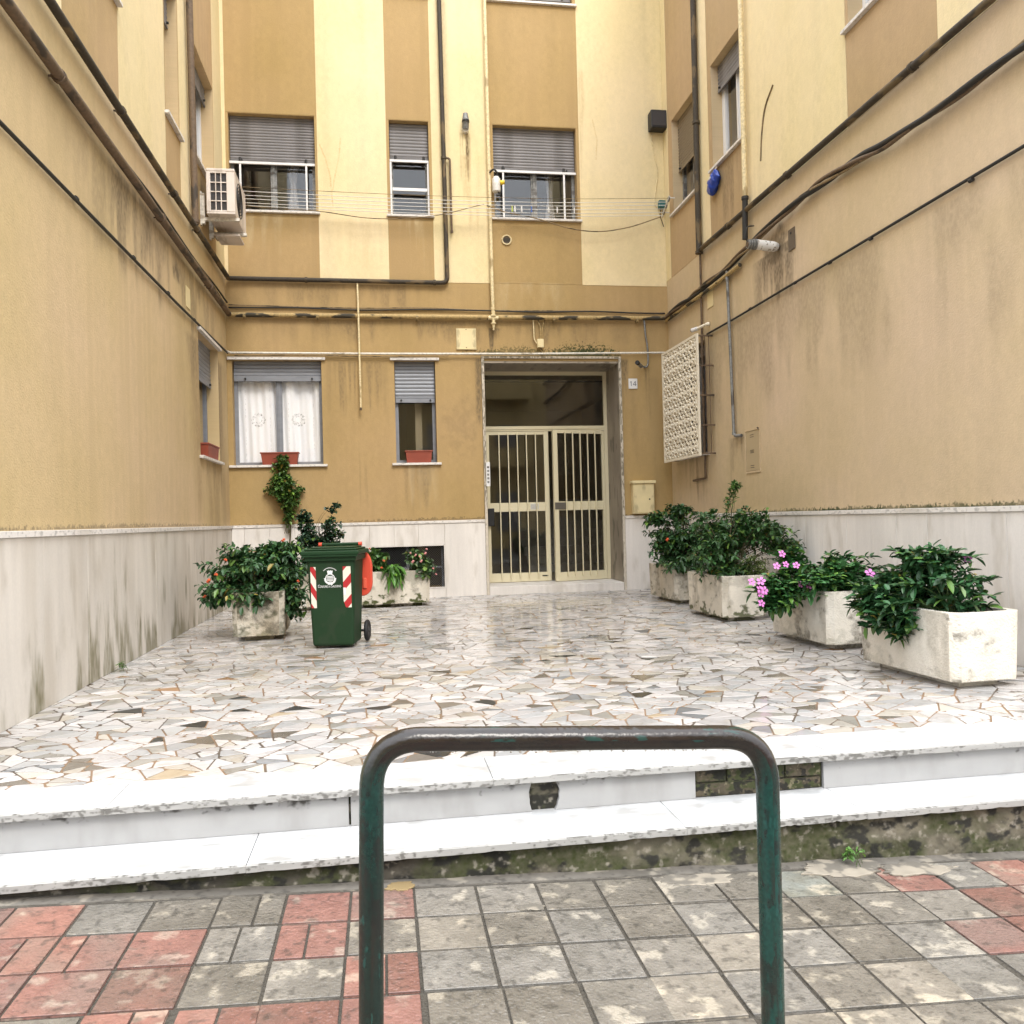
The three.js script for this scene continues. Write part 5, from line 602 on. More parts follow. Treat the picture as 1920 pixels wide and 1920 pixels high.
function planter(x, z, lx, lz, ry, mat, label) {
  const t = thing('concrete_planter', label, 'planter', [x, 0.001, z], ry, 'concrete planters'), ch = 0.045, a = lx / 2, b = lz / 2, y0 = 0.045, h = 0.43;
  const oct = (a, b, c) => [[-a + c, -b], [a - c, -b], [a, -b + c], [a, b - c], [a - c, b], [-a + c, b], [-a, b - c], [-a, -b + c]].map(([p, q]) => new THREE.Vector2(p, q));
  const s = new THREE.Shape(oct(a - 0.006, b - 0.006, ch)); s.holes.push(new THREE.Path(oct(a - 0.04, b - 0.04, ch).reverse()));
  const g = new THREE.ExtrudeGeometry(s, { depth: h - 0.012, bevelEnabled: true, bevelThickness: 0.006, bevelSize: 0.006, bevelSegments: 2 }); g.rotateX(-Math.PI / 2); g.translate(0, y0 + 0.006, 0);
  const q = clean(g), p = q.attributes.position; for (let i = 0; i < p.count; i++) { const k = 0.965 + 0.035 * (p.getY(i) - y0) / h; p.setXYZ(i, p.getX(i) * k, p.getY(i), p.getZ(i) * k); } q.computeVertexNormals(); mesh('tub', metreUV(q), mat, t);
  mesh('plinth', box(-a + 0.11, a - 0.11, 0, y0 + 0.004, -b + 0.11, b - 0.11), mat, t); mesh('bottom', box(-a + 0.045, a - 0.045, y0 + 0.006, 0.0695, -b + 0.045, b - 0.045), mat, t); mesh('soil', box(-a + 0.05, a - 0.05, 0.07, 0.42, -b + 0.05, b - 0.05), soilMat, t); return t;
}
const CC = [0.62, 0.575, 0.49];
planter(-1.255, -8.88, 0.5, 0.98, 0.04, planterTex(CC, 1, 1, 0.5, 1), 'mossy brown-stained concrete planter with the dense bush beside the wheelie bin');
planter(0.08, -11.32, 1.0, 0.46, 0.06, planterTex(CC, 2, 0.5, 1, 0.2), 'long concrete planter with mossy foot in front of the basement grille');
planter(-1.0, -11.3, 1.0, 0.44, 0.0, planterTex(CC, 3, 0.5, 0.8, 0.5), 'concrete planter with dark shrubs behind the wheelie bin');
planter(3.83, -10.54, 0.5, 1.0, 0.03, planterTex(CC, 4, 0.2, 0.6, 0.6), 'concrete planter in the corner near the entrance, by the lattice cage');
planter(3.68, -8.68, 0.5, 1.0, 0.03, planterTex([0.66, 0.61, 0.52], 5, 0.25, 0.9, 0.35), 'concrete planter with green moss at its foot under the tall bush');
planter(3.735, -6.72, 0.5, 1.0, 0.03, planterTex([0.68, 0.64, 0.56], 6, 0.1, 0.2, 0.3), 'pale concrete planter with pink-flowered plants and sooty streaks');
planter(3.66, -5.15, 0.5, 1.0, 0.05, planterTex([0.72, 0.67, 0.58], 7, 0.1, 0.15, 0.25), 'pale concrete planter with leafy plants nearest the street');

// ------------------------------------------------------------------ plants
const leafMat = std({ vertexColors: true, roughness: 0.46, side: THREE.DoubleSide }), stemMat = std({ color: lin(0.09, 0.075, 0.035), roughness: 0.8 }), greenStem = std({ color: lin(0.06, 0.1, 0.025), roughness: 0.7 });
const flowerGeo = {};
function petalFlower(R, n = 5) { // flat five-petalled flower, facing +y
  const pos = [], col = []; for (let k = 0; k < n; k++) { const a = k / n * 6.283, c = Math.cos(a), s = Math.sin(a), w = 0.62; const P = (r, t, y) => { const x = r * R, z = t * R; return [x * c - z * s, y * R, x * s + z * c]; }; const ring = [P(0.12, 0, 0), P(0.55, -w * 0.55, 0.06), P(0.95, -w * 0.5, 0.0), P(1.05, 0, -0.04), P(0.95, w * 0.5, 0.0), P(0.55, w * 0.55, 0.06)]; for (let i = 1; i < 5; i++) pos.push(...ring[0], ...ring[i + 1], ...ring[i]); }
  const g = new THREE.BufferGeometry(); g.setAttribute('position', new THREE.Float32BufferAttribute(pos, 3)); g.computeVertexNormals(); g.setAttribute('uv', new THREE.Float32BufferAttribute(new Float32Array(pos.length / 3 * 2), 2)); return g;
}
function clusterFlower(R, seed) { const r = rngOf(seed), list = []; for (let i = 0; i < 9; i++) { const g = new THREE.IcosahedronGeometry(R * (0.35 + 0.2 * r()), 0); const a = r() * 6.28, b = Math.acos(2 * r() - 1); g.translate(R * 0.62 * Math.sin(b) * Math.cos(a), R * 0.55 * Math.cos(b), R * 0.62 * Math.sin(b) * Math.sin(a)); list.push(g); } return join(list); }
function plant(name, label, category, root, o) {
  const r = rngOf(o.seed), t = thing(name, label, category, root, 0, o.group), P = [], C = [], stems = [], vol = o.blobs.map((b) => (b.n ?? b.r[0] * b.r[1] * b.r[2])), vs = vol.reduce((a, b) => a + b, 0);
  const up = V(0, 1, 0);
  const leaf = (p, d, L, Wd, c, fold, droop) => { const s = d.clone().cross(up); if (s.lengthSq() < 1e-4) s.set(1, 0, 0); s.normalize(); s.addScaledVector(up, (r() - 0.5) * 0.9).normalize(); const n = s.clone().cross(d).normalize(); const at = (t, w) => p.clone().addScaledVector(d, t * L).addScaledVector(s, w * Wd).addScaledVector(n, Math.abs(w) * fold * Wd).addScaledVector(up, -droop * t * t * L);
    const q = [at(0, 0), at(0.25, -0.38), at(0.25, 0.38), at(0.3, 0), at(0.58, -0.5), at(0.58, 0.5), at(0.62, 0), at(0.86, -0.26), at(0.86, 0.26), at(1, 0)];
    for (const [a, b, e] of [[0, 1, 3], [0, 3, 2], [1, 4, 3], [3, 4, 6], [3, 6, 5], [2, 3, 5], [4, 7, 6], [6, 8, 5], [6, 7, 9], [6, 9, 8]]) for (const i of [a, b, e]) { P.push(q[i].x - root[0], q[i].y - root[1], q[i].z - root[2]); C.push(c[0], c[1], c[2]); } };
  const shade = (tip) => { const k = 0.55 + 0.85 * r(), y = r() < (o.young ?? 0.08) + 0.1 * tip ? 1 : 0, c = (o.col ?? [0.03, 0.075, 0.02]).map((q) => q * 1.55); if (r() < 0.012) return [0.22 * k, 0.17 * k, 0.03 * k]; return [c[0] * k + y * 0.055 * k, c[1] * k + y * 0.075 * k, c[2] * k]; };
  const tips = [];
  for (let i = 0; i < o.twigs; i++) {
    let pick = r() * vs, b = o.blobs[0]; for (let k = 0; k < vol.length; k++) { if ((pick -= vol[k]) <= 0) { b = o.blobs[k]; break; } }
    const a = r() * 6.283, cb = 2 * r() - 1, sb = Math.sqrt(1 - cb * cb), rr = Math.pow(r(), 0.42) * (0.85 + 0.3 * r()) * (r() < 0.12 ? 1.3 : 1), tip = V(b.c[0] + b.r[0] * rr * sb * Math.cos(a), b.c[1] + b.r[1] * rr * cb, b.c[2] + b.r[2] * rr * sb * Math.sin(a));
    if (o.min) tip.set(Math.max(tip.x, o.min[0]), Math.max(tip.y, o.min[1]), Math.max(tip.z, o.min[2])); if (o.max) tip.set(Math.min(tip.x, o.max[0]), Math.min(tip.y, o.max[1]), Math.min(tip.z, o.max[2]));
    const rt = o.roots[Math.floor(r() * o.roots.length)], st = V(rt[0] + (r() - 0.5) * 0.12, rt[1], rt[2] + (r() - 0.5) * 0.12), top = Math.max(tip.y, st.y) + (o.arch ?? 0.08) * r(), mid = V(st.x * 0.55 + tip.x * 0.45 + (r() - 0.5) * 0.08, top, st.z * 0.55 + tip.z * 0.45 + (r() - 0.5) * 0.08);
    const pts = []; const N = 9; for (let k = 0; k <= N; k++) { const q = k / N; pts.push(V(0, 0, 0).addScaledVector(st, (1 - q) * (1 - q)).addScaledVector(mid, 2 * q * (1 - q)).addScaledVector(tip, q * q)); }
    if (i % (o.stemEvery ?? 2) === 0) stems.push(tube(pts.map((p) => p.clone().sub(V(...root))), (q) => (o.stemR ?? 0.004) * (1 - 0.75 * q), 4, false));
    const len = st.distanceTo(tip) + 0.05, span = Math.min(1, (o.leafy ?? 0.3) / len), n = Math.max(4, Math.round(span * len / o.gap)); let ang = r() * 6.28;
    for (let k = 0; k < n; k++) { const q = 1 - span * (k + r() * 0.6) / n, f = q * N, i0 = Math.min(N - 1, Math.floor(f)), p = pts[i0].clone().lerp(pts[i0 + 1], f - i0), T = pts[i0 + 1].clone().sub(pts[i0]).normalize(); ang += 2.4; const sd = Math.abs(T.y) < 0.95 ? T.clone().cross(up).normalize() : V(1, 0, 0), sd2 = T.clone().cross(sd), d = T.clone().multiplyScalar(0.55).addScaledVector(sd, Math.cos(ang)).addScaledVector(sd2, Math.sin(ang) * 0.8).normalize(); d.y += 0.15 - (o.hang ?? 0.25) * r(); d.normalize();
      const L = o.len * (0.5 + 0.75 * r()); leaf(p, d, L, L * o.wid, shade(q > 0.85 ? 1 : 0), 0.25 + 0.3 * r(), (o.droop ?? 0.25) * (0.4 + r())); }
    if (o.whorl) for (let k = 0; k < o.whorl; k++) { const an = k / o.whorl * 6.283 + ang, d = V(Math.cos(an), 0.15 + 0.35 * r(), Math.sin(an)).normalize(), L = o.len * (0.75 + 0.5 * r()); leaf(tip, d, L, L * o.wid, shade(1), 0.25, 0.35 * r()); }
    tips.push(tip);
  }
  const g = new THREE.BufferGeometry(); g.setAttribute('position', new THREE.Float32BufferAttribute(P, 3)); g.setAttribute('color', new THREE.Float32BufferAttribute(C, 3)); g.computeVertexNormals(); g.setAttribute('uv', new THREE.Float32BufferAttribute(new Float32Array(P.length / 3 * 2), 2));
  mesh('stems', join([...stems, ...(o.trunk ? o.trunk.map(([a, b, ra, rb]) => tube(smooth([V(...a), V((a[0] + b[0]) / 2 + 0.03, (a[1] + b[1]) / 2, (a[2] + b[2]) / 2), V(...b)].map((p) => p.sub(V(...root))), 8), (q) => ra + (rb - ra) * q, 7)) : [])]), o.woody === false ? greenStem : stemMat, t); mesh('foliage', g, leafMat, t);
  for (const f of o.flowers ?? []) { const m = mesh('flower', f.geo, f.mat, t); m.position.set(f.p[0] - root[0], f.p[1] - root[1], f.p[2] - root[2]); m.rotation.set(f.tilt ?? 1.1, 0, (r() - 0.5) * 0.8); m.scale.setScalar(0.85 + 0.3 * r()); }
  return t;
}
const orange = std({ color: lin(0.6, 0.1, 0.03), roughness: 0.6 }), pink = std({ color: lin(0.62, 0.2, 0.52), roughness: 0.6, side: THREE.DoubleSide }), rose = std({ color: lin(0.66, 0.28, 0.27), roughness: 0.6 }), whiteFl = std({ color: lin(0.75, 0.74, 0.68), roughness: 0.6 });
const vinca = petalFlower(0.032), cl1 = clusterFlower(0.021, 4), cl2 = clusterFlower(0.017, 5);
plant('flowering_bush', 'dense dark green bush with small orange flowers in the mossy brown-stained planter', 'bush', [-1.255, 0.42, -8.88], { seed: 11, twigs: 420, leafy: 0.26, gap: 0.019, len: 0.072, wid: 0.62, col: [0.022, 0.062, 0.02], young: 0.06, droop: 0.3,
  roots: [[-1.25, 0.42, -8.6], [-1.25, 0.42, -8.9], [-1.3, 0.42, -9.15]], blobs: [{ c: [-1.28, 0.66, -8.8], r: [0.5, 0.25, 0.42] }, { c: [-0.95, 0.5, -8.75], r: [0.25, 0.24, 0.3] }, { c: [-1.66, 0.48, -8.62], r: [0.2, 0.15, 0.24], n: 0.012 }, { c: [-1.02, 0.84, -8.85], r: [0.22, 0.12, 0.25], n: 0.012 }, { c: [-1.5, 0.8, -8.8], r: [0.2, 0.1, 0.2], n: 0.008 }, { c: [-1.3, 0.42, -8.36], r: [0.28, 0.12, 0.05], n: 0.008 }, { c: [-0.9, 0.28, -8.7], r: [0.16, 0.14, 0.2], n: 0.008 }],
  flowers: [[-1.53, 0.8, -8.4], [-1.7, 0.6, -8.45], [-1.62, 0.66, -8.4], [-1.02, 0.97, -8.75], [-0.85, 0.57, -8.4], [-1.76, 0.44, -8.55]].map((p, i) => ({ p, geo: i % 2 ? cl1 : cl2, mat: orange })).concat([[-0.81, 0.37, -8.45], [-0.84, 0.3, -8.5], [-0.8, 0.32, -8.47]].map((p) => ({ p, geo: cl2, mat: whiteFl }))) });
plant('climbing_vine', 'bushy green climber growing up the wall to the flower box of the lace-curtained window', 'vine', [-1.36, 0.02, ZB + 0.06], { seed: 12, twigs: 300, leafy: 0.2, gap: 0.018, len: 0.058, wid: 0.7, col: [0.04, 0.085, 0.018], young: 0.22, arch: 0.02, stemEvery: 6, roots: [[-1.36, 1.0, ZB + 0.08], [-1.35, 1.3, ZB + 0.1], [-1.4, 1.6, ZB + 0.1], [-1.42, 1.85, ZB + 0.1]], min: [-9, 0, ZB + 0.06],
  trunk: [[[-1.36, 0.02, ZB + 0.06], [-1.37, 0.7, ZB + 0.06], 0.014, 0.012], [[-1.37, 0.7, ZB + 0.06], [-1.35, 1.35, ZB + 0.07], 0.012, 0.01], [[-1.35, 1.35, ZB + 0.07], [-1.43, 2.05, ZB + 0.08], 0.01, 0.006]],
  blobs: [{ c: [-1.43, 2.0, ZB + 0.13], r: [0.11, 0.16, 0.07] }, { c: [-1.42, 1.68, ZB + 0.16], r: [0.2, 0.2, 0.13] }, { c: [-1.34, 1.48, ZB + 0.14], r: [0.16, 0.14, 0.1] }, { c: [-1.34, 1.24, ZB + 0.1], r: [0.07, 0.14, 0.06], n: 0.0012 }, { c: [-1.62, 1.62, ZB + 0.1], r: [0.06, 0.05, 0.05], n: 0.0004 }, { c: [-1.2, 1.62, ZB + 0.08], r: [0.06, 0.1, 0.04], n: 0.0005 }] });
plant('dark_shrub', 'dark glossy twin-headed shrub with wispy shoots behind the wheelie bin', 'shrub', [-0.9, 0.42, -11.28], { seed: 13, twigs: 210, leafy: 0.24, gap: 0.02, len: 0.062, wid: 0.75, col: [0.014, 0.036, 0.018], young: 0.02, arch: 0.03, roots: [[-1.05, 0.42, -11.28], [-0.75, 0.42, -11.28]],
  blobs: [{ c: [-1.02, 0.98, -11.2], r: [0.13, 0.2, 0.13] }, { c: [-0.66, 1.0, -11.2], r: [0.14, 0.2, 0.13] }, { c: [-0.82, 0.74, -11.2], r: [0.3, 0.2, 0.15] }, { c: [-0.64, 1.3, -11.2], r: [0.09, 0.14, 0.06], n: 0.0007 }, { c: [-1.05, 1.24, -11.2], r: [0.06, 0.1, 0.05], n: 0.0005 }] });
plant('geranium', 'green geranium at the bin end of the long planter', 'flowering plant', [-0.15, 0.42, -11.3], { seed: 14, twigs: 90, leafy: 0.2, gap: 0.022, len: 0.07, wid: 0.85, col: [0.035, 0.08, 0.02], woody: false, roots: [[-0.15, 0.42, -11.3]], blobs: [{ c: [-0.14, 0.62, -11.25], r: [0.2, 0.15, 0.15] }, { c: [-0.02, 0.5, -11.2], r: [0.1, 0.1, 0.1] }],
  flowers: [[-0.02, 0.62, -11.08], [-0.2, 0.78, -11.15], [-0.05, 0.53, -11.06]].map((p) => ({ p, geo: cl2, mat: orange })) });
plant('geranium', 'pink flowering geranium at the entrance end of the long planter', 'flowering plant', [0.48, 0.42, -11.3], { seed: 15, twigs: 110, leafy: 0.18, gap: 0.024, len: 0.062, wid: 0.85, col: [0.035, 0.07, 0.025], woody: false, roots: [[0.45, 0.42, -11.3], [0.35, 0.42, -11.25]], blobs: [{ c: [0.45, 0.6, -11.2], r: [0.18, 0.13, 0.14] }, { c: [0.56, 0.46, -11.1], r: [0.1, 0.12, 0.08] }, { c: [0.34, 0.68, -11.25], r: [0.07, 0.06, 0.06] }],
  flowers: [[0.33, 0.71, -11.08], [0.4, 0.68, -11.1], [0.55, 0.75, -11.2], [0.53, 0.7, -11.1], [0.62, 0.5, -11.0], [0.36, 0.6, -11.02], [0.66, 0.42, -11.05], [0.47, 0.6, -11.05], [0.45, 0.66, -11.04]].map((p, i) => ({ p, geo: i % 2 ? cl1 : cl2, mat: rose })) });
plant('trailing_plant', 'bright green large-leaved plant trailing over the front of the long planter', 'plant', [0.12, 0.42, -11.15], { seed: 16, twigs: 26, leafy: 0.16, gap: 0.03, len: 0.12, wid: 0.5, col: [0.05, 0.13, 0.02], woody: false, droop: 0.9, hang: 0.7, roots: [[0.12, 0.44, -11.2]], blobs: [{ c: [0.12, 0.5, -11.08], r: [0.12, 0.06, 0.08] }, { c: [0.1, 0.42, -11.02], r: [0.12, 0.05, 0.03] }] });
plant('citrus_bush', 'dark bush with a single orange flower in the corner planter by the lattice cage', 'bush', [3.83, 0.42, -10.5], { seed: 17, twigs: 360, leafy: 0.3, gap: 0.024, len: 0.07, wid: 0.56, col: [0.02, 0.056, 0.016], young: 0.04, arch: 0.1, max: [4.36, 2, 0], roots: [[3.8, 0.42, -10.3], [3.83, 0.42, -10.6]], trunk: [[[3.82, 0.4, -10.45], [3.78, 0.85, -10.45], 0.014, 0.008]],
  blobs: [{ c: [3.72, 0.82, -10.4], r: [0.33, 0.3, 0.36] }, { c: [3.42, 1.08, -10.35], r: [0.13, 0.07, 0.15], n: 0.006 }, { c: [3.83, 1.18, -10.4], r: [0.16, 0.12, 0.2], n: 0.012 }, { c: [3.62, 0.48, -10.0], r: [0.2, 0.1, 0.1], n: 0.01 }, { c: [3.85, 0.36, -9.95], r: [0.09, 0.22, 0.06], n: 0.008 }, { c: [3.98, 0.68, -10.1], r: [0.32, 0.32, 0.3], n: 0.03 }, { c: [3.5, 0.7, -10.3], r: [0.16, 0.3, 0.25], n: 0.016 }], flowers: [{ p: [3.5, 0.82, -10.02], geo: cl1, mat: orange }] });
plant('citrus_bush', 'tall spreading bush with arching branches above the planter with moss at its foot', 'bush', [3.68, 0.42, -8.65], { seed: 18, twigs: 380, leafy: 0.34, gap: 0.026, len: 0.068, wid: 0.58, col: [0.022, 0.06, 0.016], young: 0.05, arch: 0.12, max: [4.37, 2, 0], roots: [[3.65, 0.42, -8.5], [3.7, 0.42, -8.8]], trunk: [[[3.68, 0.4, -8.65], [3.7, 0.8, -8.6], 0.016, 0.01], [[3.7, 0.8, -8.6], [3.78, 1.4, -8.75], 0.008, 0.003]],
  blobs: [{ c: [3.72, 0.82, -8.6], r: [0.36, 0.26, 0.36] }, { c: [4.02, 0.92, -8.3], r: [0.3, 0.12, 0.25], n: 0.02 }, { c: [4.2, 0.76, -8.1], r: [0.16, 0.14, 0.2], n: 0.012 }, { c: [3.45, 0.62, -8.5], r: [0.24, 0.24, 0.25], n: 0.022 }, { c: [3.62, 1.0, -8.9], r: [0.3, 0.16, 0.25], n: 0.014 }, { c: [4.0, 1.02, -8.6], r: [0.26, 0.16, 0.3], n: 0.012 }, { c: [3.6, 0.5, -8.3], r: [0.22, 0.09, 0.12], n: 0.008 }] });
plant('young_shoot', 'slim light green shoot rising above the tall bush against the side wall', 'plant', [3.74, 0.42, -8.78], { seed: 19, twigs: 13, leafy: 0.4, gap: 0.022, len: 0.055, wid: 0.42, col: [0.04, 0.095, 0.02], young: 0.3, woody: false, roots: [[3.74, 0.6, -8.78], [3.77, 0.9, -8.78]], blobs: [{ c: [3.75, 1.25, -8.75], r: [0.04, 0.2, 0.05] }, { c: [3.86, 1.44, -8.72], r: [0.07, 0.04, 0.05], n: 0.0006 }] });
plant('low_fern', 'low yellowish green plant at the edge of the planter with moss at its foot', 'plant', [3.82, 0.42, -8.3], { seed: 20, twigs: 80, leafy: 0.14, gap: 0.014, len: 0.035, wid: 0.5, col: [0.06, 0.085, 0.02], woody: false, roots: [[3.8, 0.42, -8.35]], blobs: [{ c: [3.84, 0.55, -8.3], r: [0.18, 0.12, 0.15] }] });
const vincaFl = (list) => list.map((p) => ({ p, geo: vinca, mat: pink, tilt: 1.15 }));
plant('periwinkle', 'lush periwinkle with pink flowers in the pale planter with sooty streaks', 'flowering plant', [3.735, 0.42, -6.72], { seed: 23, twigs: 280, leafy: 0.17, gap: 0.024, len: 0.078, wid: 0.5, whorl: 6, col: [0.022, 0.075, 0.02], young: 0.1, woody: false, arch: 0.06, max: [4.36, 2, 0], roots: [[3.6, 0.42, -6.5], [3.7, 0.42, -6.8], [3.75, 0.42, -7.05]],
  blobs: [{ c: [3.6, 0.55, -6.65], r: [0.42, 0.12, 0.45] }, { c: [3.24, 0.46, -6.55], r: [0.18, 0.14, 0.28], n: 0.02 }, { c: [3.42, 0.7, -6.7], r: [0.13, 0.11, 0.2], n: 0.008 }, { c: [3.9, 0.62, -6.5], r: [0.25, 0.12, 0.3], n: 0.016 }, { c: [3.55, 0.55, -6.3], r: [0.25, 0.1, 0.12], n: 0.014 }, { c: [3.16, 0.36, -6.5], r: [0.1, 0.08, 0.12], n: 0.005 }], flowers: vincaFl([[3.23, 0.7, -6.38], [3.32, 0.69, -6.38], [3.15, 0.69, -6.38], [3.31, 0.54, -6.3], [3.37, 0.535, -6.28], [2.95, 0.565, -6.42], [2.99, 0.505, -6.36], [3.02, 0.5, -6.34], [3.0, 0.47, -6.36], [3.0, 0.395, -6.36], [3.26, 0.78, -6.5], [3.02, 0.57, -6.4]]) });
plant('periwinkle', 'leafy periwinkle with one pink flower spilling over the planter nearest the street', 'flowering plant', [3.66, 0.42, -5.15], { seed: 24, twigs: 260, leafy: 0.17, gap: 0.023, len: 0.076, wid: 0.5, whorl: 6, col: [0.018, 0.06, 0.02], young: 0.09, woody: false, arch: 0.06, max: [4.36, 2, 0], roots: [[3.6, 0.42, -4.9], [3.6, 0.42, -5.2], [3.65, 0.42, -5.45]],
  blobs: [{ c: [3.58, 0.58, -5.15], r: [0.36, 0.17, 0.48] }, { c: [3.3, 0.46, -5.2], r: [0.12, 0.16, 0.28], n: 0.016 }, { c: [3.62, 0.78, -5.1], r: [0.2, 0.1, 0.3], n: 0.012 }, { c: [3.36, 0.36, -5.1], r: [0.06, 0.1, 0.15], n: 0.004 }], flowers: vincaFl([[3.36, 0.68, -5.4], [3.7, 0.8, -4.85]]) });
// weeds in the joints
for (const [x, z, s, lab] of [[-2.08, -7.0, 41, 'small weed at the foot of the stained marble skirting'], [1.92, -3.28, 42, 'tiny weed with a dry leaf at the foot of the lower step']]) { const y = z > -3.5 ? streetY(x) : 0; plant('weed', lab, 'weed', [x, y, z], { seed: s, twigs: 10, leafy: 0.06, gap: 0.016, len: 0.028, wid: 0.45, col: [0.05, 0.11, 0.02], woody: false, stemR: 0.0015, roots: [[x, y, z]], blobs: [{ c: [x, y + 0.04, z + 0.01], r: [0.05, 0.02, 0.03] }] }); }

// ------------------------------------------------------------------ wheelie bin
{
  const c = [-0.45, 0.001, -7.86], t = thing('wheelie_bin', 'dark green two-wheeled refuse bin with red and white reflective strips and municipal crest', 'bin', c, THREE.MathUtils.degToRad(-8.6));
  const gm = phys({ specularIntensity: 0.35, map: colorTex(-0.6, 0.6, 0, 1, 300, (u, v, o) => { const k = 0.9 + 0.2 * fbm(u * 5, v * 5) + 0.05 * (vn(u * 120, v * 120) - 0.5); o[0] = 0.015 * k; o[1] = 0.039 * k; o[2] = 0.0165 * k; mix3(o, [0.05, 0.05, 0.036], 0.2 * sstep(0.6, 0.78, fbm(u * 9 + 3, v * 6, 4))); }), roughness: 0.62 }), lid = phys({ color: lin(0.0095, 0.036, 0.0125), roughness: 0.5, specularIntensity: 0.45 }), red = std({ color: lin(0.62, 0.07, 0.035), roughness: 0.45 });
  const hw = 0.185, hd = 0.19, tw = 0.215, td = 0.235, H = 0.84;
  const taper = (g) => { const p = g.attributes.position; for (let i = 0; i < p.count; i++) { const k = p.getY(i) / H; p.setX(i, p.getX(i) * (hw + (tw - hw) * k) / tw); p.setZ(i, p.getZ(i) * (hd + (td - hd) * k) / td); } g.computeVertexNormals(); return g; };
  mesh('body', taper(rbox(-tw, tw, 0.02, H, -td, td, 0.03, 3)), gm, t);
  mesh('rim', join([rbox(-tw - 0.018, tw + 0.018, H - 0.05, H + 0.002, -td - 0.015, td + 0.02, 0.008, 2)]), lid, t);
  const ld = mesh('lid', join([rbox(-0.262, 0.262, H + 0.004, H + 0.042, -0.27, 0.285, 0.012, 2), rbox(-0.25, 0.25, H - 0.012, H + 0.004, 0.262, 0.28, 0.004), rbox(-0.235, 0.235, H + 0.0425, H + 0.06, -0.25, 0.24, 0.014, 2), rbox(-0.2, 0.2, H + 0.0605, H + 0.072, -0.24, 0.14, 0.01, 2)]), lid, t);
  mesh('hinge_bar', cyl(V(-0.19, H + 0.085, -0.27), V(0.17, H + 0.085, -0.27), 0.016, 0.016, 12), lid, ld); mesh('bar_bracket', join([-0.15, 0.0, 0.13].map((x) => box(x - 0.012, x + 0.012, H + 0.03, H + 0.08, -0.285, -0.255))), lid, ld);
  for (const x of [-0.2, 0.18]) mesh('hinge_cap', cyl(V(x - 0.015, H + 0.085, -0.27), V(x + 0.015, H + 0.085, -0.27), 0.021, 0.021, 14), red, t);
  { const s = new THREE.Shape(), a = 0.12, b = 0.278, y0 = 0.44, y1 = 0.85; s.moveTo(a, y0); s.lineTo(b - 0.07, y0); s.quadraticCurveTo(b, y0 + 0.02, b, y0 + 0.13); s.lineTo(b, y1 - 0.14); s.quadraticCurveTo(b - 0.01, y1 - 0.02, b - 0.08, y1); s.lineTo(a, y1); s.closePath(); const g = new THREE.ExtrudeGeometry(s, { depth: 0.03, bevelEnabled: true, bevelThickness: 0.012, bevelSize: 0.012, bevelSegments: 3 }); g.translate(0, 0, -0.285); mesh('side_flap', metreUV(clean(g)), red, t); mesh('latch', rbox(0.205, 0.24, 0.5, 0.6, -0.242, -0.225, 0.008), std({ color: lin(0.7, 0.11, 0.06), roughness: 0.4 }), t); }
  for (const x of [-0.235, 0.235]) { const w = mesh('wheel', (() => { const g = new THREE.TorusGeometry(0.078, 0.024, 10, 28); g.scale(1, 1, 0.9); g.rotateY(Math.PI / 2); g.translate(x, 0.103, -0.235); return clean(g); })(), std({ color: lin(0.012, 0.012, 0.013), roughness: 0.7 }), t); mesh('hub', join([cyl(V(x - 0.014, 0.103, -0.235), V(x + 0.014, 0.103, -0.235), 0.058, 0.058, 20), cyl(V(x - 0.02, 0.103, -0.235), V(x + 0.022, 0.103, -0.235), 0.02, 0.02, 12)]), std({ color: lin(0.03, 0.03, 0.032), roughness: 0.6 }), w); }
  mesh('axle', cyl(V(-0.23, 0.103, -0.235), V(0.23, 0.103, -0.235), 0.012), darkMetal, t);
  // stickers and crest lie on the slightly leaning front face
  const f = Math.atan((td - hd) / H), on = (m) => { m.rotation.x = f; m.position.set(0, 0, hd + 0.002); return m; };
  const stripe = (dir, notch) => { const w = 64, h = 340, d = new Uint8Array(w * h * 4); for (let j = 0; j < h; j++) for (let i = 0; i < w; i++) { const q = ((j + dir * i * 1.15 + 900) % 172) < 78, k = 0.94 + 0.06 * vn(i * 0.3, j * 0.3); let c = q ? [0.42, 0.02, 0.024] : [0.74, 0.71, 0.6]; if (notch && i < 20 && j > 105 && j < 165) c = [0.8, 0.8, 0.78]; const o = (j * w + i) * 4; d[o] = enc(c[0] * k); d[o + 1] = enc(c[1] * k); d[o + 2] = enc(c[2] * k); d[o + 3] = 255; } const x = new THREE.DataTexture(d, w, h); x.colorSpace = THREE.SRGBColorSpace; x.magFilter = x.minFilter = THREE.LinearFilter; x.needsUpdate = true; return std({ map: x, roughness: 0.35 }); };
  const strip = (x0, x1, y0, y1, m) => { const s = new THREE.Shape(); s.moveTo(x0 + (m.cut ? 0.018 : 0), y0); s.lineTo(x1, y0); s.lineTo(x1, y1); s.lineTo(x0, y1); s.lineTo(x0, y0 + (m.cut ? 0.06 : 0)); s.closePath(); const g = new THREE.ExtrudeGeometry(s, { depth: 0.0012, bevelEnabled: false }), p = g.attributes.position, uv = g.attributes.uv; for (let i = 0; i < p.count; i++) uv.setXY(i, (p.getX(i) - x0) / (x1 - x0), (p.getY(i) - y0) / (y1 - y0)); on(mesh('reflective_strip', clean(g), m.mat, t)); };
  strip(-0.183, -0.135, 0.37, 0.74, { mat: stripe(1, false) }); strip(0.108, 0.178, 0.37, 0.74, { mat: stripe(-1, true), cut: true });
  const white = std({ color: lin(0.78, 0.79, 0.78), roughness: 0.5 }), cr = [], ex = (s, z = 0.001) => { const g = new THREE.ExtrudeGeometry(s, { depth: z, bevelEnabled: false, curveSegments: 16 }); cr.push(clean(g)); }, cy = 0.645, cx = -0.008;
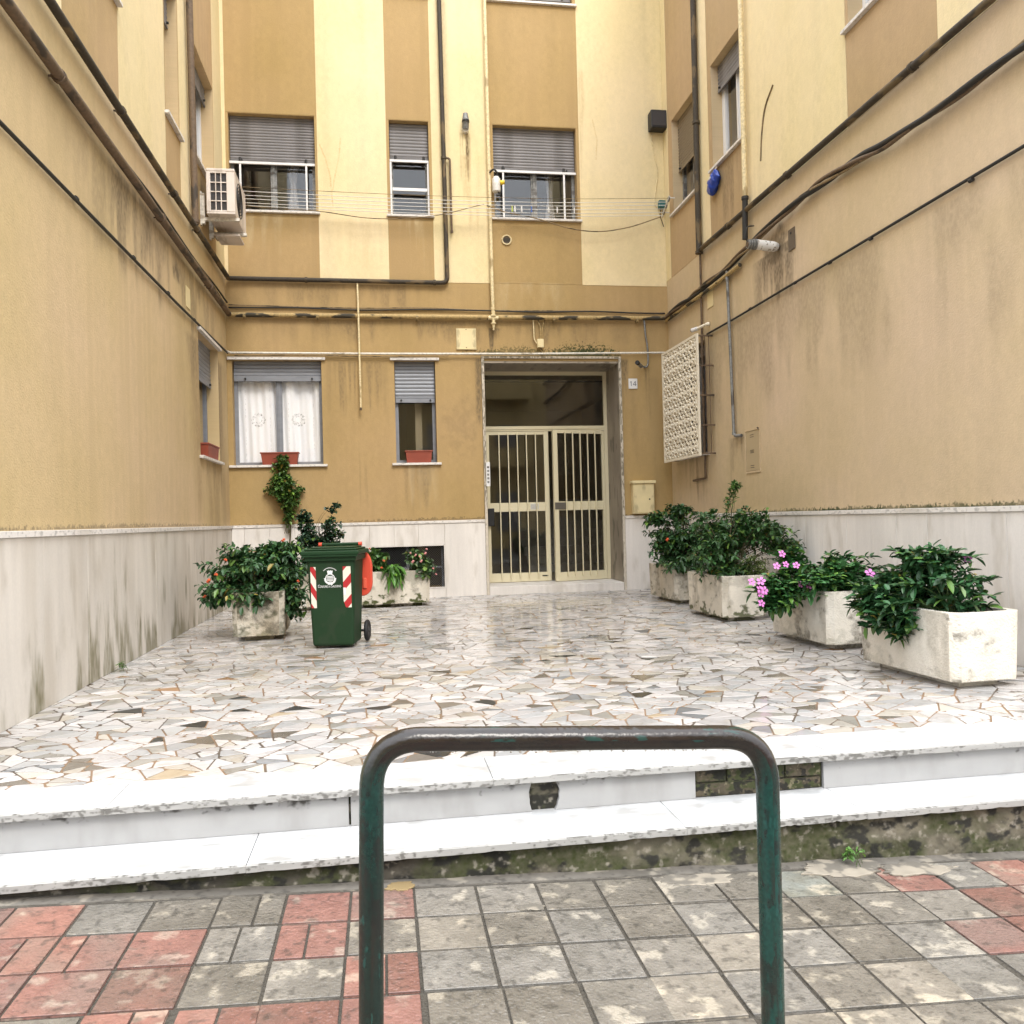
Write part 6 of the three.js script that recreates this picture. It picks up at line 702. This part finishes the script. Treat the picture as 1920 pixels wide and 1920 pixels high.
  for (let i = 0; i < 13; i++) { const a = Math.PI * (0.24 + 0.52 * i / 12), g = box(-0.0028, 0.0028, -0.004, 0.004, 0, 0.001); g.rotateZ(a - Math.PI / 2); g.translate(cx + 0.075 * Math.cos(a), cy + 0.01 + 0.075 * Math.sin(a), 0); cr.push(g); }
  { const s = new THREE.Shape(); s.moveTo(cx - 0.02, cy + 0.03); s.lineTo(cx + 0.02, cy + 0.03); s.lineTo(cx + 0.026, cy + 0.062); s.lineTo(cx + 0.014, cy + 0.055); s.lineTo(cx + 0.011, cy + 0.066); s.lineTo(cx, cy + 0.056); s.lineTo(cx - 0.011, cy + 0.066); s.lineTo(cx - 0.014, cy + 0.055); s.lineTo(cx - 0.026, cy + 0.062); s.closePath(); ex(s); }
  { const s = new THREE.Shape(); s.absarc(cx, cy - 0.012, 0.044, 0, Math.PI * 2); const h = new THREE.Path(); h.absarc(cx, cy - 0.012, 0.037, 0, Math.PI * 2); s.holes.push(h); ex(s); }
  for (let i = 0; i < 6; i++) { const y = cy - 0.042 + i * 0.0125, w = Math.sqrt(Math.max(0, 0.033 ** 2 - (y - cy + 0.012) ** 2)); if (w > 0.006) cr.push(box(cx - w, cx + w, y - 0.0034, y + 0.0034, 0, 0.001)); }
  for (const s of [-1, 1]) for (let i = 0; i < 6; i++) { const a = -Math.PI / 2 + s * (0.35 + 0.24 * i), g = new THREE.CircleGeometry(0.0075, 8); g.scale(1, 0.6, 1); g.rotateZ(a + s * 0.8); g.translate(cx + 0.049 * Math.cos(a), cy - 0.012 + 0.049 * Math.sin(a), 0.0008); cr.push(clean(g)); }
  { const s = new THREE.Shape(); s.moveTo(cx - 0.022, cy - 0.066); s.lineTo(cx + 0.022, cy - 0.066); s.lineTo(cx + 0.016, cy - 0.056); s.lineTo(cx - 0.016, cy - 0.056); s.closePath(); ex(s); }
  on(mesh('crest', mergeGeometries(cr.map((g) => { g = clean(g); g.deleteAttribute('uv'); return g; })), white, t));
  const font = globalThis.__font, words = []; let x = 0; for (const [s, z] of [['C', 0.026], ['OMUNE', 0.0195], [' ', 0.02], ['DI', 0.0165], [' ', 0.02], ['S', 0.026], ['ALERNO', 0.0195]]) { if (s === ' ') { x += 0.008; continue; } const g = new TextGeometry(s, { font, size: z, depth: 0.001, curveSegments: 3 }); g.computeBoundingBox(); g.translate(x - g.boundingBox.min.x, 0, 0); x += g.boundingBox.max.x - g.boundingBox.min.x + 0.0028; words.push(clean(g)); }
  const tx = join(words); tx.scale(0.208 / x, 1, 1); tx.translate(-0.118, 0.553, 0); on(mesh('lettering', tx, white, t));
}

// ------------------------------------------------------------------ tubular hoop barrier at the kerb side
{
  const z = -2.1, t = thing('hoop_barrier', 'dark green tubular hoop barrier with worn brown top bar and hanging raindrops', 'barrier', [0.47, streetY(0.47) - 0.02, z]), b = [0.47, streetY(0.47) - 0.02, z];
  const path = roundPath([V(-0.066, streetY(-0.06) - 0.03, z), V(-0.044, 0.589, z), V(0.994, 0.529, z), V(0.99, streetY(0.99) - 0.03, z)], 0.125, 14), fine = []; for (let i = 0; i < path.length - 1; i++) { const n = Math.max(1, Math.round(path[i].distanceTo(path[i + 1]) / 0.03)); for (let k = 0; k < n; k++) fine.push(path[i].clone().lerp(path[i + 1], k / n)); } fine.push(path[path.length - 1]);
  const mapT = colorTex(0, 2.8, 0, 0.192, 700, (u, v, o) => { const top = sstep(0.7, 0.95, u + 0.2 * (fbm(u * 7, v * 20) - 0.5)) * sstep(2.02, 1.86, u + 0.2 * (fbm(u * 8 + 3, v * 18) - 0.5)), left = sstep(0.9, 0.5, u), n = fbm(u * 9, v * 30 + 2, 5), k = 0.75 + 0.5 * vn(u * 160, v * 160); o[0] = 0.006 * k; o[1] = (0.036 - 0.02 * left) * k; o[2] = (0.028 - 0.016 * left) * k; mix3(o, [0.02, 0.0125, 0.0095], clamp(0.93 * top + 0.6 * sstep(0.5, 0.75, n))); mix3(o, [0.01, 0.007, 0.006], 0.6 * sstep(0.55, 0.7, fbm(u * 22, v * 60, 4))); mix3(o, [0.012, 0.06, 0.05], 0.6 * sstep(0.71, 0.76, fbm(u * 13 + 9, v * 42, 4))); }, true);
  const tb = mesh('tube', loc(tube(fine, 0.0306, 36), b), std({ map: mapT, roughness: 0.24, bumpMap: grayTex(0, 0.5, 0, 0.192, 900, (u, v) => fbm(u * 60, v * 60, 3)), bumpScale: 0.0012 }), t);
  const r = rngOf(71), drops = []; for (let i = 0; i < 70; i++) { const s = 0.04 + 0.87 * r(), x = s, y = 0.589 + (s + 0.044) * (-0.06 / 1.038) - 0.031, R = 0.0012 + 0.003 * r() * r(); if (s < 0.09 || s > 0.88) continue; const g = new THREE.SphereGeometry(R, 7, 6); g.scale(1, 1.25, 1); g.translate(x, y - R * 0.3, z + (r() - 0.5) * 0.012); drops.push(g); }
  const d = mesh('raindrops', loc(join(drops), b), phys({ color: 0xffffff, roughness: 0.02, transmission: 1, thickness: 0.005, ior: 1.33 }), t); d.userData.kind = 'stuff';
}

// ------------------------------------------------------------------ the house across the street, mirrored in the entrance glass
{
  const t = thing('opposite_house', 'ochre house with balconies across the street, mirrored in the entrance glass', 'building', [0, -0.6, 22]), wm = std({ map: matPale.map, color: lin(0.75, 0.68, 0.55), roughness: 0.9 });
  mesh('wall', box(-16, 18, 0, 11.5, 0, 8), wm, t); mesh('roof', box(-16.4, 18.4, 11.5, 11.8, -0.5, 8.4), std({ color: lin(0.2, 0.1, 0.06), roughness: 0.9 }), t);
  for (let f = 0; f < 3; f++) for (let i = 0; i < 8; i++) { const x = -13.5 + i * 4, y = 1 + f * 3.9; const w = mesh('window', join([box(x, x + 1.4, y, y + 2.3, -0.06, -0.001)]), greyShutterOld, t); if (f) { mesh('balcony', join([box(x - 0.6, x + 2, y - 0.2, y, -1.1, -0.001), box(x - 0.6, x + 2, y, y + 0.9, -1.1, -1.04)]), i % 2 ? wm : std({ color: lin(0.12, 0.12, 0.12), roughness: 0.6 }), t); } }
}
for (const o of scene.children) o.traverse((c) => { if (c.isMesh) c.castShadow = c.receiveShadow = true; });
renderer.render(scene, camera);
